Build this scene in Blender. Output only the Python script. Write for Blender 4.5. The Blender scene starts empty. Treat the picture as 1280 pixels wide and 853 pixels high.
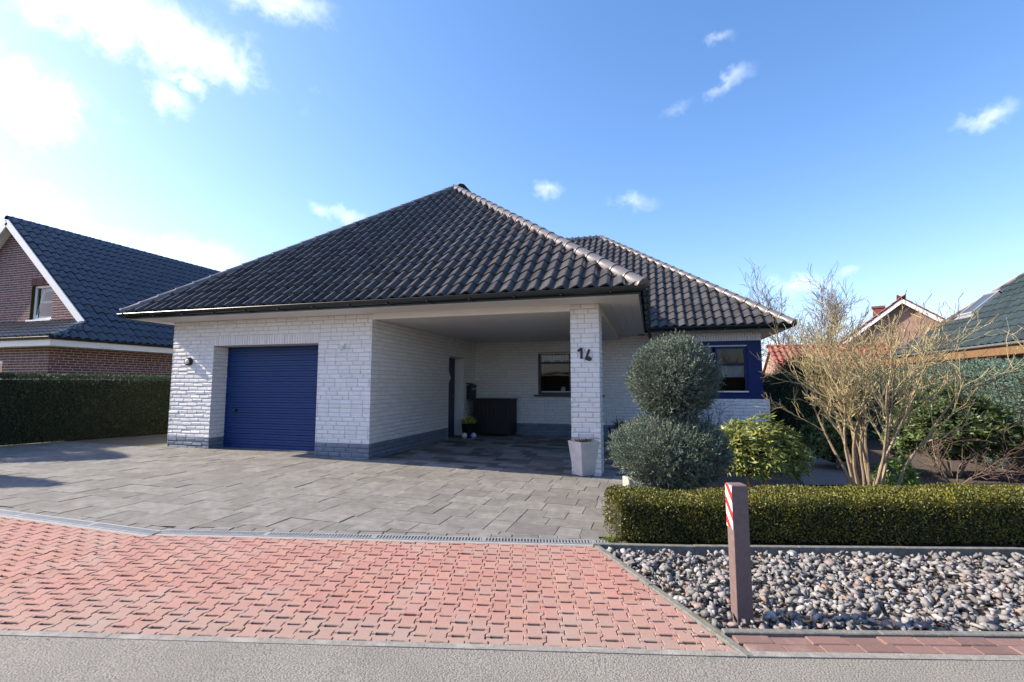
import bpy, bmesh, math, random
import numpy as np
from mathutils import Vector, Matrix

RND = random.Random(11)
NPR = np.random.default_rng(11)
SC = bpy.context.scene
COL = SC.collection
OFF = {}
V3 = lambda *a: np.array(a, float)

# ------------------------------------------------------------------ helpers
def unit(v):
    v = np.asarray(v, float)
    return v / (np.linalg.norm(v) + 1e-12)

X0, SL, XC = -10.0, 0.018, 0.5
def gz(x):
    """ground height: the plot falls gently towards the right"""
    return -SL * (min(max(x, -14.0), XC) - X0)

SS, CS = math.sin(math.radians(14.8)), math.cos(math.radians(14.8))
def st(s, t):
    """street frame (s along the road, t away from it) to x, y"""
    return (CS * s - SS * t, 2.921 + SS * s + CS * t)

def tag(o, label=None, cat=None, group=None, kind=None):
    if label: o['label'] = label
    if cat: o['category'] = cat
    if group: o['group'] = group
    if kind: o['kind'] = kind
    return o

def thing(name, label, cat, loc, group=None):
    o = bpy.data.objects.new(name, None)
    o.empty_display_size = 0.2
    o.location = loc
    COL.objects.link(o)
    OFF[o.name] = V3(*loc)
    return tag(o, label, cat, group)

def link_mesh(name, me, parent=None):
    o = bpy.data.objects.new(name, me)
    COL.objects.link(o)
    if parent is not None:
        o.parent = parent
    return o

class MB:
    def __init__(self):
        self.v, self.f, self.m = [], [], []
    def add(self, vs, fs, mi=0):
        b = len(self.v)
        self.v.extend([tuple(float(c) for c in p) for p in vs])
        for q in fs:
            self.f.append([b + i for i in q]); self.m.append(mi)
    def box(self, x0, x1, y0, y1, z0, z1, mi=0):
        self.add([(x0,y0,z0),(x1,y0,z0),(x1,y1,z0),(x0,y1,z0),(x0,y0,z1),(x1,y0,z1),(x1,y1,z1),(x0,y1,z1)],
                 [(0,3,2,1),(4,5,6,7),(0,1,5,4),(1,2,6,5),(2,3,7,6),(3,0,4,7)], mi)
    def obox(self, c, ax, ay, az, hx, hy, hz, mi=0):
        c = V3(*c); ax, ay, az = unit(ax)*hx, unit(ay)*hy, unit(az)*hz
        vs = [c+sx*ax+sy*ay+sz*az for sz in (-1,1) for sx, sy in ((-1,-1),(1,-1),(1,1),(-1,1))]
        self.add(vs, [(0,3,2,1),(4,5,6,7),(0,1,5,4),(1,2,6,5),(2,3,7,6),(3,0,4,7)], mi)
    def quad(self, a, b, c, d, mi=0):
        self.add([a, b, c, d], [(0,1,2,3)], mi)
    def poly(self, pts, mi=0):
        self.add(pts, [tuple(range(len(pts)))], mi)
    def tube(self, pts, rad, n=6, mi=0, cap=True):
        pts = [V3(*p) for p in pts]
        if not hasattr(rad, '__len__'): rad = [rad]*len(pts)
        d = unit(pts[1]-pts[0])
        a = unit(np.cross(d, (0,0,1) if abs(d[2]) < .9 else (1,0,0)))
        vs, fs = [], []
        for i, p in enumerate(pts):
            if i == 0: d = unit(pts[1]-pts[0])
            elif i == len(pts)-1: d = unit(pts[i]-pts[i-1])
            else: d = unit(pts[i+1]-pts[i-1])
            a = unit(a - d*np.dot(a, d)); b = np.cross(d, a)
            for k in range(n):
                t = 2*math.pi*k/n
                vs.append(p + rad[i]*(math.cos(t)*a + math.sin(t)*b))
        for i in range(len(pts)-1):
            for k in range(n):
                k2 = (k+1) % n
                fs.append((i*n+k, i*n+k2, (i+1)*n+k2, (i+1)*n+k))
        if cap:
            fs.append(tuple(range(n-1, -1, -1)))
            fs.append(tuple((len(pts)-1)*n+k for k in range(n)))
        self.add(vs, fs, mi)
    def lathe(self, c, prof, n=24, mi=0):
        c = V3(*c); vs, fs = [], []
        for r, z in prof:
            for k in range(n):
                t = 2*math.pi*k/n
                vs.append(c + V3(r*math.cos(t), r*math.sin(t), z))
        for i in range(len(prof)-1):
            for k in range(n):
                k2 = (k+1) % n
                fs.append((i*n+k, i*n+k2, (i+1)*n+k2, (i+1)*n+k))
        self.add(vs, fs, mi)
    def ball(self, c, r, n=14, mi=0):
        r = r if hasattr(r, '__len__') else (r, r, r)
        vs, fs = [], []
        m = n//2
        for i in range(m+1):
            ph = math.pi*i/m
            for k in range(n):
                t = 2*math.pi*k/n
                vs.append((c[0]+r[0]*math.sin(ph)*math.cos(t), c[1]+r[1]*math.sin(ph)*math.sin(t), c[2]+r[2]*math.cos(ph)))
        for i in range(m):
            for k in range(n):
                k2 = (k+1) % n
                fs.append((i*n+k, (i+1)*n+k, (i+1)*n+k2, i*n+k2))
        self.add(vs, fs, mi)
    def build(self, name, mats, parent=None, smooth=False, bevel=0.0, shear=False):
        mats = mats if isinstance(mats, (list, tuple)) else [mats]
        off = V3(0,0,0)
        if parent is not None:
            r = parent
            while r.parent is not None: r = r.parent
            off = OFF.get(r.name, V3(0,0,0))
        me = bpy.data.meshes.new(name)
        vv = [(a-off[0], b-off[1], c-off[2]+(gz(a) if shear else 0)) for a, b, c in self.v]
        me.from_pydata(vv, [], self.f)
        for m in mats: me.materials.append(m)
        if len(mats) > 1:
            me.polygons.foreach_set('material_index', self.m)
        if smooth:
            me.polygons.foreach_set('use_smooth', [True]*len(self.f))
            me.set_sharp_from_angle(angle=math.radians(40))
        me.update()
        o = link_mesh(name, me, parent)
        if bevel > 0:
            bm = bmesh.new(); bm.from_mesh(me)
            bmesh.ops.remove_doubles(bm, verts=bm.verts, dist=1e-5)
            bmesh.ops.bevel(bm, geom=[e for e in bm.edges if len(e.link_faces)==2 and e.calc_face_angle(0) > .5],
                            offset=bevel, segments=2, profile=.5, affect='EDGES')
            bm.to_mesh(me); bm.free()
        return o

def np_mesh(name, V, F, mat, parent=None, smooth=False):
    """V n x 3, F m x k arrays (equal-sized faces)"""
    off = V3(0,0,0)
    if parent is not None:
        r = parent
        while r.parent is not None: r = r.parent
        off = OFF.get(r.name, V3(0,0,0))
    V = np.asarray(V, float) - off
    F = np.asarray(F, int)
    me = bpy.data.meshes.new(name)
    me.vertices.add(len(V)); me.vertices.foreach_set('co', V.ravel())
    k = F.shape[1]
    me.loops.add(F.size); me.loops.foreach_set('vertex_index', F.ravel())
    me.polygons.add(len(F))
    me.polygons.foreach_set('loop_start', np.arange(len(F))*k)
    me.polygons.foreach_set('loop_total', np.full(len(F), k))
    if smooth: me.polygons.foreach_set('use_smooth', np.ones(len(F), bool))
    me.update(calc_edges=True); me.validate()
    me.materials.append(mat)
    return link_mesh(name, me, parent)

def bisect(o, planes):
    """keep the side each plane's normal points to (world coordinates)"""
    off = V3(0,0,0); r = o
    while r.parent is not None: r = r.parent
    off = OFF.get(r.name, V3(0,0,0))
    bm = bmesh.new(); bm.from_mesh(o.data)
    for co, no in planes:
        bmesh.ops.bisect_plane(bm, geom=bm.verts[:]+bm.edges[:]+bm.faces[:], dist=1e-5,
                               plane_co=Vector(V3(*co)-off), plane_no=Vector(no), clear_inner=True)
    bm.to_mesh(o.data); bm.free(); o.data.update()

# ------------------------------------------------------------------ materials
def M(name, col, col2=None, rough=.6, nscale=6., namt=1., island=0.0, hue=0.0, bump=0.0, bscale=60., bdist=.01,
      spec=.5, metal=0., trans=0.0, ramp=None, stain=None, coat=0.0, isl_cols=None, detail=6., dust=None, coat_rough=.15):
    """procedural material: noise between two colours, a random tint per piece, bump"""
    m = bpy.data.materials.new(name); m.use_nodes = True
    nt = m.node_tree; N, L = nt.nodes, nt.links
    bs = N['Principled BSDF']; out = N['Material Output']
    tc = N.new('ShaderNodeTexCoord')
    no = N.new('ShaderNodeTexNoise'); no.inputs['Scale'].default_value = nscale; no.inputs['Detail'].default_value = detail
    no.inputs['Roughness'].default_value = .62
    L.new(tc.outputs['Object'], no.inputs['Vector'])
    mx = N.new('ShaderNodeMix'); mx.data_type = 'RGBA'
    mx.inputs[6].default_value = (*col, 1); mx.inputs[7].default_value = (*(col2 or col), 1)
    rp = N.new('ShaderNodeMapRange')
    a, b = ramp or (.32, .68)
    rp.inputs[1].default_value = a; rp.inputs[2].default_value = b; rp.inputs[4].default_value = namt
    L.new(no.outputs['Fac'], rp.inputs[0]); L.new(rp.outputs[0], mx.inputs[0])
    c = mx.outputs[2]
    if island or hue or isl_cols:
        ge = N.new('ShaderNodeNewGeometry')
        if isl_cols:
            cr = N.new('ShaderNodeValToRGB'); cr.color_ramp.interpolation = 'CONSTANT' if len(isl_cols) > 3 else 'LINEAR'
            el = cr.color_ramp.elements
            el[0].position = isl_cols[0][0]; el[0].color = (*isl_cols[0][1], 1)
            el[1].position = isl_cols[1][0]; el[1].color = (*isl_cols[1][1], 1)
            for p, q in isl_cols[2:]:
                e = el.new(p); e.color = (*q, 1)
            L.new(ge.outputs['Random Per Island'], cr.inputs[0])
            m2 = N.new('ShaderNodeMix'); m2.data_type = 'RGBA'; m2.blend_type = 'MULTIPLY'; m2.inputs[0].default_value = 1
            L.new(c, m2.inputs[6]); L.new(cr.outputs[0], m2.inputs[7]); c = m2.outputs[2]
        hs = N.new('ShaderNodeHueSaturation')
        mr = N.new('ShaderNodeMapRange'); mr.inputs[3].default_value = 1-island; mr.inputs[4].default_value = 1+island
        L.new(ge.outputs['Random Per Island'], mr.inputs[0]); L.new(mr.outputs[0], hs.inputs['Value'])
        if hue:
            wn = N.new('ShaderNodeTexWhiteNoise'); wn.noise_dimensions = '1D'
            L.new(ge.outputs['Random Per Island'], wn.inputs['W'])
            mh = N.new('ShaderNodeMapRange'); mh.inputs[3].default_value = .5-hue; mh.inputs[4].default_value = .5+hue
            L.new(wn.outputs['Value'], mh.inputs[0]); L.new(mh.outputs[0], hs.inputs['Hue'])
        L.new(c, hs.inputs['Color']); c = hs.outputs['Color']
    if stain:
        scol, sscale, s0, s1, samt = stain
        n2 = N.new('ShaderNodeTexNoise'); n2.inputs['Scale'].default_value = sscale; n2.inputs['Detail'].default_value = 8
        n2.inputs['Roughness'].default_value = .7
        L.new(tc.outputs['Object'], n2.inputs['Vector'])
        r2 = N.new('ShaderNodeMapRange'); r2.inputs[1].default_value = s0; r2.inputs[2].default_value = s1; r2.inputs[4].default_value = samt
        L.new(n2.outputs['Fac'], r2.inputs[0])
        m3 = N.new('ShaderNodeMix'); m3.data_type = 'RGBA'
        L.new(r2.outputs[0], m3.inputs[0]); L.new(c, m3.inputs[6]); m3.inputs[7].default_value = (*scol, 1); c = m3.outputs[2]
    if dust:                                       # road dust blown in along the kerb: (colour, amount)
        sx = N.new('ShaderNodeSeparateXYZ'); L.new(tc.outputs['Object'], sx.inputs[0])
        m1 = N.new('ShaderNodeMath'); m1.operation = 'MULTIPLY_ADD'; L.new(sx.outputs[0], m1.inputs[0]); m1.inputs[1].default_value = -.2554; m1.inputs[2].default_value = -2.824
        m2_ = N.new('ShaderNodeMath'); m2_.operation = 'MULTIPLY_ADD'; L.new(sx.outputs[1], m2_.inputs[0]); m2_.inputs[1].default_value = .9668; L.new(m1.outputs[0], m2_.inputs[2])
        n3 = N.new('ShaderNodeTexNoise'); n3.inputs['Scale'].default_value = 4; n3.inputs['Detail'].default_value = 7; L.new(tc.outputs['Object'], n3.inputs['Vector'])
        m4 = N.new('ShaderNodeMath'); m4.operation = 'MULTIPLY_ADD'; L.new(n3.outputs['Fac'], m4.inputs[0]); m4.inputs[1].default_value = -1.0; L.new(m2_.outputs[0], m4.inputs[2])
        r3 = N.new('ShaderNodeMapRange'); r3.interpolation_type = 'SMOOTHSTEP'; r3.inputs[1].default_value = .22; r3.inputs[2].default_value = -.55; r3.inputs[4].default_value = dust[1]
        L.new(m4.outputs[0], r3.inputs[0])
        m5 = N.new('ShaderNodeMix'); m5.data_type = 'RGBA'; L.new(r3.outputs[0], m5.inputs[0]); L.new(c, m5.inputs[6]); m5.inputs[7].default_value = (*dust[0], 1); c = m5.outputs[2]
    L.new(c, bs.inputs['Base Color'])
    bs.inputs['Coat Roughness'].default_value = coat_rough
    bs.inputs['Roughness'].default_value = rough
    bs.inputs['Specular IOR Level'].default_value = spec
    bs.inputs['Metallic'].default_value = metal
    bs.inputs['Coat Weight'].default_value = coat
    if bump:
        nb = N.new('ShaderNodeTexNoise'); nb.inputs['Scale'].default_value = bscale; nb.inputs['Detail'].default_value = 5
        L.new(tc.outputs['Object'], nb.inputs['Vector'])
        bp = N.new('ShaderNodeBump'); bp.inputs['Strength'].default_value = bump; bp.inputs['Distance'].default_value = bdist
        L.new(nb.outputs['Fac'], bp.inputs['Height']); L.new(bp.outputs[0], bs.inputs['Normal'])
    if trans:
        tr = N.new('ShaderNodeBsdfTranslucent'); L.new(c, tr.inputs['Color'])
        ms = N.new('ShaderNodeMixShader'); ms.inputs[0].default_value = trans
        L.new(bs.outputs[0], ms.inputs[1]); L.new(tr.outputs[0], ms.inputs[2]); L.new(ms.outputs[0], out.inputs['Surface'])
    return m

def glass_mat(name, tint=(.02,.022,.025), alpha=.55):
    m = bpy.data.materials.new(name); m.use_nodes = True
    nt = m.node_tree; N, L = nt.nodes, nt.links
    out = N['Material Output']; N.remove(N['Principled BSDF'])
    g = N.new('ShaderNodeBsdfGlossy'); g.inputs['Roughness'].default_value = .02
    t = N.new('ShaderNodeBsdfTransparent'); t.inputs['Color'].default_value = (.8,.84,.84,1)
    f = N.new('ShaderNodeFresnel'); f.inputs['IOR'].default_value = 1.5
    mx = N.new('ShaderNodeMixShader')
    L.new(f.outputs[0], mx.inputs[0]); L.new(t.outputs[0], mx.inputs[1]); L.new(g.outputs[0], mx.inputs[2])
    L.new(mx.outputs[0], out.inputs['Surface'])
    return m

MT = {}
MT['asphalt'] = M('asphalt', (.265,.250,.222), (.152,.145,.128), rough=.95, nscale=95, ramp=(.42,.60), bump=1., bscale=95, bdist=.010, detail=3.,
                  stain=((.155,.148,.132), 1.1, .46, .70, .7))
MT['concrete'] = M('concrete', (.27,.26,.24), (.19,.18,.165), rough=.9, nscale=25, bump=.4, bscale=120, bdist=.004, island=.12,
                   stain=((.13,.13,.10), 3.0, .52, .72, .6))
MT['kerb_dark'] = M('kerb_dark', (.20,.20,.18), (.10,.10,.085), rough=.95, nscale=18, bump=.6, bscale=90, bdist=.006,
                    stain=((.30,.29,.27), 9, .60, .70, .7))
MT['red_paver'] = M('red_paver', (.385,.195,.158), (.30,.155,.125), rough=.95, nscale=60, island=.07, hue=.006, bump=.5, bscale=230, bdist=.003,
                    stain=((.33,.255,.215), 2.6, .46, .72, .75), dust=((.27,.225,.19), .55))
MT['brown_paver'] = M('brown_paver', (.19,.110,.094), (.145,.088,.077), rough=.9, nscale=60, island=.16, bump=.5, bscale=180, bdist=.003,
                      stain=((.34,.28,.25), 3.5, .55, .75, .6))
MT['paver_bed'] = M('paver_bed', (.070,.050,.036), (.105,.125,.030), rough=1., nscale=5, ramp=(.47,.58), bump=.5, bscale=60)
MT['slab'] = M('slab', (.205,.197,.182), (.128,.124,.116), rough=.92, nscale=11, island=.19, bump=.5, bscale=140, bdist=.003,
               stain=((.125,.118,.104), 2.8, .47, .66, .72))
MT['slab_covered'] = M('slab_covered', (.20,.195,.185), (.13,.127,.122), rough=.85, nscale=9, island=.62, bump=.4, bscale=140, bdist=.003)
MT['slab_bed'] = M('slab_bed', (.085,.075,.06), (.10,.098,.06), rough=1., nscale=12)
MT['galvanised'] = M('galvanised', (.44,.45,.455), (.34,.35,.355), rough=.5, metal=.5, nscale=20)
MT['road_edge'] = M('road_edge', (.27,.255,.23), (.18,.172,.155), rough=.95, nscale=30, bump=.8, bscale=110, bdist=.006, stain=((.33,.315,.285), 5, .52, .62, .7))
MT['drain_concrete'] = M('drain_concrete', (.31,.31,.30), (.24,.24,.23), rough=.8, nscale=20, bump=.2)
MT['soil'] = M('soil', (.055,.042,.032), (.10,.075,.055), rough=1., nscale=14, bump=1., bscale=35, bdist=.03)
MT['earth'] = M('earth', (.09,.085,.04), (.06,.075,.025), rough=1., nscale=1.4, bump=.6, bscale=20, bdist=.03)
MT['reddish_gravel'] = M('reddish_gravel', (.22,.105,.08), (.14,.075,.06), rough=1., nscale=55, bump=1., bscale=70, bdist=.02)
MT['path'] = M('path', (.16,.145,.13), (.11,.10,.09), rough=.95, nscale=14, bump=.4)
MT['stone'] = M('stone', (1,1,1), (.72,.70,.68), rough=.85, nscale=22, island=.22, bump=.5, bscale=80, bdist=.006,
    isl_cols=[(0,(.225,.22,.22)),(.22,(.27,.265,.26)),(.42,(.150,.148,.152)),(.55,(.305,.298,.295)),(.76,(.245,.205,.19)),(.88,(.37,.362,.355)),(.92,(.28,.185,.13)),(.945,(.185,.178,.178))])
MT['white_brick'] = M('white_brick', (.80,.775,.74), (.73,.705,.67), rough=.75, nscale=8, island=.045, bump=.55, bscale=45, bdist=.006)
MT['white_joint'] = M('white_joint', (.56,.54,.51), (.44,.42,.40), rough=.9, nscale=30, bump=.4)
MT['plinth'] = M('plinth', (.20,.235,.29), (.155,.18,.225), rough=.75, nscale=10, island=.10, bump=.5, bscale=45, bdist=.006)
MT['plinth_joint'] = M('plinth_joint', (.11,.125,.155), (.09,.10,.12), rough=.9)
MT['white_paint'] = M('white_paint', (.78,.75,.70), (.73,.70,.65), rough=.55, nscale=4)
MT['board_white'] = M('board_white', (.72,.70,.66), (.66,.64,.60), rough=.5, nscale=5, island=.03)
MT['tile_dark'] = M('tile_dark', (.080,.074,.071), (.044,.041,.041), rough=.34, nscale=6, island=.26, spec=.16, stain=((.13,.125,.11), 1.2, .60, .80, .35), bump=.12, bscale=60, bdist=.003)
MT['tile_cap'] = M('tile_cap', (.125,.112,.108), (.095,.085,.083), rough=.38, nscale=14, island=.15, spec=.8, bump=.12, bscale=60, bdist=.003)
MT['tile_blue'] = M('tile_blue', (.030,.034,.048), (.020,.024,.034), rough=.34, nscale=10, island=.25, spec=.8)
MT['tile_green'] = M('tile_green', (.028,.042,.040), (.020,.032,.030), rough=.5, nscale=6, island=.25)
MT['tile_red'] = M('tile_red', (.30,.095,.06), (.20,.07,.05), rough=.7, nscale=3, island=.25, hue=.008)
MT['gutter'] = M('gutter', (.012,.020,.019), (.010,.016,.016), rough=.35, spec=.5)
MT['blue_paint'] = M('blue_paint', (.011,.046,.165), (.009,.038,.140), rough=.5, spec=.35, nscale=3, bump=.04, bscale=30)
MT['bay_blue'] = M('bay_blue', (.006,.016,.105), (.005,.014,.09), rough=.5, spec=.3)
MT['dark_blue'] = M('dark_blue', (.010,.018,.065), (.008,.015,.05), rough=.4)
MT['navy_frame'] = M('navy_frame', (.012,.013,.024), (.010,.011,.018), rough=.4)
MT['black'] = M('black', (.010,.010,.011), (.016,.016,.016), rough=.45)
MT['bin_dark'] = M('bin_dark', (.020,.018,.018), (.014,.013,.013), rough=.6)
MT['room_dark'] = M('room_dark', (.022,.018,.016), (.015,.012,.012), rough=.9)
MT['curtain'] = M('curtain', (.72,.74,.76), (.60,.63,.66), rough=.9, nscale=40, trans=.3)
MT['lamp_glass'] = M('lamp_glass', (.75,.74,.70), (.70,.69,.66), rough=.25)
MT['brass'] = M('brass', (.75,.62,.30), rough=.35, metal=.9)
MT['glass'] = glass_mat('glass')
MT['red_brick'] = M('red_brick', (.17,.062,.052), (.115,.045,.042), rough=.85, nscale=12, island=.30, hue=.012, bump=.4, bscale=60)
MT['grey_joint'] = M('grey_joint', (.50,.45,.41), (.42,.38,.35), rough=.95)
MT['tan_brick'] = M('tan_brick', (.44,.29,.17), (.36,.23,.14), rough=.85, nscale=8, island=.2)
MT['pink_brick'] = M('pink_brick', (.31,.205,.16), (.25,.155,.12), rough=.9, nscale=3, ramp=(.4,.6))
MT['wood_brown'] = M('wood_brown', (.20,.115,.045), (.15,.085,.035), rough=.6, nscale=9)
MT['white_trim'] = M('white_trim', (.80,.79,.75), rough=.5)
MT['plastic_post'] = M('plastic_post', (.165,.115,.105), (.125,.088,.082), rough=.7, nscale=30, bump=.5, bscale=25, bdist=.008,
                       stain=((.26,.21,.19), 7, .60, .75, .5))
MT['refl_red'] = M('refl_red', (.62,.035,.03), rough=.35)
MT['refl_white'] = M('refl_white', (.82,.82,.82), rough=.35)
MT['planter'] = M('planter', (.62,.61,.59), (.50,.49,.47), rough=.75, nscale=7, bump=.3, bscale=50, bdist=.004, stain=((.30,.29,.27), 4, .58, .75, .5))
MT['dry_plant'] = M('dry_plant', (.36,.22,.10), (.28,.15,.06), rough=.9, island=.35, trans=.2)
MT['white_stone'] = M('white_stone', (.45,.42,.36), (.32,.29,.25), rough=.9, nscale=12, bump=.6, bscale=30)
# foliage
MT['juniper'] = M('juniper', (.185,.225,.170), (.085,.120,.085), rough=.72, nscale=5, island=.6, hue=.02, trans=.12)
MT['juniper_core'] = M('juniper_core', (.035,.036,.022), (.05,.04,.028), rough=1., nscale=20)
MT['box_leaf'] = M('box_leaf', (.165,.155,.018), (.060,.075,.012), rough=.5, nscale=3.5, island=.5, hue=.03, trans=.14,
                   stain=((.30,.165,.06), 2.6, .60, .72, .5))
MT['hedge_dark'] = M('hedge_dark', (.060,.100,.042), (.032,.060,.028), rough=.6, nscale=2, island=.45, hue=.015, trans=.2)
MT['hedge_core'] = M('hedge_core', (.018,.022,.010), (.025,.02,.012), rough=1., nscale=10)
MT['pieris'] = M('pieris', (.34,.36,.10), (.17,.21,.055), rough=.42, nscale=3, island=.4, hue=.025, trans=.3)
MT['rhodo'] = M('rhodo', (.10,.14,.036), (.06,.095,.026), rough=.45, nscale=4, island=.45, hue=.02, trans=.22)
MT['leafy'] = M('leafy', (.17,.25,.055), (.12,.19,.04), rough=.45, nscale=4, island=.4, hue=.02, trans=.3)
MT['thuja'] = M('thuja', (.15,.225,.175), (.08,.14,.11), rough=.6, nscale=2.2, island=.45, hue=.02, trans=.22)
MT['weed'] = M('weed', (.20,.26,.05), (.13,.18,.04), rough=.6, island=.4, trans=.3)
MT['bark_lichen'] = M('bark_lichen', (.42,.355,.17), (.27,.215,.125), rough=.9, nscale=9, bump=.5, bscale=60, island=.3)
MT['bark_brown'] = M('bark_brown', (.33,.25,.155), (.21,.155,.10), rough=.9, nscale=10, bump=.5, bscale=60, island=.25)
MT['twig_red'] = M('twig_red', (.19,.125,.095), (.13,.085,.07), rough=.9, island=.4)
MT['twig_dark'] = M('twig_dark', (.075,.055,.06), (.05,.035,.04), rough=.9)
MT['far_twig'] = M('far_twig', (.22,.19,.14), (.16,.14,.10), rough=.95, island=.3)
MT['far_trunk'] = M('far_trunk', (.13,.11,.085), (.09,.08,.06), rough=.95)
MT['yellow_flower'] = M('yellow_flower', (.55,.45,.05), (.35,.38,.06), rough=.6, island=.3, trans=.2)
MT['pot_blue'] = M('pot_blue', (.03,.06,.14), rough=.35)
MT['ball_white'] = M('ball_white', (.55,.62,.72), (.3,.4,.6), rough=.3, nscale=9)

# ------------------------------------------------------------------ camera, light, sky
cam = bpy.data.cameras.new('camera'); camo = bpy.data.objects.new('camera', cam); COL.objects.link(camo)
cam.sensor_width = 36; cam.lens = 605/1280*36; cam.clip_end = 2000; cam.clip_start = .05
camo.location = (0, 0, 1.3)
camo.rotation_euler = (math.radians(90+5.194), 0, math.radians(15.983))
SC.camera = camo

SUN = unit((-1, -.152, .71))
sun = bpy.data.lights.new('sun', 'SUN'); suno = bpy.data.objects.new('sun', sun); COL.objects.link(suno)
sun.energy = 5.0; sun.angle = math.radians(.53); sun.color = (1, .885, .71)
suno.rotation_euler = Vector(SUN).to_track_quat('Z', 'Y').to_euler()
suno.location = (-20, -3, 20)

SKY_STRENGTH = 0.123
CLOUDS = [
    ((-0.7137, 0.4656, 0.5233), (3.51, 3.1, 1.08), (-7.2, 4.55, -14.83), 1.00),
    ((-0.546, 0.5814, 0.6032), (7.74, 4.49, 1.85), (-12.16, 15.32, -26.6), 0.90),
    ((-0.8134, 0.4242, 0.398), (7.13, 8.71, 4.04), (-4.47, 3.53, -14.15), 1.00),
    ((-0.7122, 0.5439, 0.4438), (14.52, 25.05, -8.53), (-19.48, -1.38, -30.7), 0.80),
    ((-0.6872, 0.5506, 0.4739), (27.01, 28.91, 4.52), (-25.15, 12.9, -52.52), 0.80),
    ((-0.8523, 0.451, 0.265), (8.2, 13.14, 2.12), (-8.11, 4.49, -35.62), 0.50),
    ((-0.8227, 0.5155, 0.2396), (9.99, 13.41, 3.37), (-11.31, 12.08, -66.91), 0.25),
    ((-0.751, 0.6231, 0.2186), (6.25, 6.83, -0.28), (-5.54, 2.23, -27.67), 0.90),
    ((-0.5849, 0.7434, 0.3243), (36.16, 25.44, 5.37), (-10.52, 16.95, -59.4), 0.50),
    ((-0.5436, 0.7757, 0.3206), (20.59, 12.8, 2.38), (-7.96, 14.11, -49.2), 0.70),
    ((-0.1871, 0.9045, 0.3832), (26.09, 5.22, -0.9), (-4.57, 20.17, -51.15), 0.75),
    ((-0.0223, 0.9349, 0.3541), (19.4, 2.48, -6.75), (-13.4, 14.59, -40.77), 0.60),
    ((0.1194, 0.8135, 0.5692), (36.17, -0.42, -7.87), (3.81, 54.59, -79.7), 0.45),
    ((0.138, 0.8483, 0.5113), (20.69, -6.93, 4.93), (27.13, 22.62, -45.83), 0.70),
    ((0.0615, 0.8687, 0.4915), (27.55, -4.73, 3.89), (30.88, 40.37, -76.22), 0.25),
    ((0.4623, 0.8045, 0.3729), (25.2, -13.86, -2.67), (13.4, 14.54, -49.33), 0.80),
    ((0.2489, 0.9526, 0.1748), (13.43, -3.61, -2.34), (-2.24, 8.56, -46.33), 0.75),
    ((0.3236, 0.9261, 0.194), (47.69, -15.77, -6.85), (1.35, 20.89, -104.57), 0.45),
]
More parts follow.
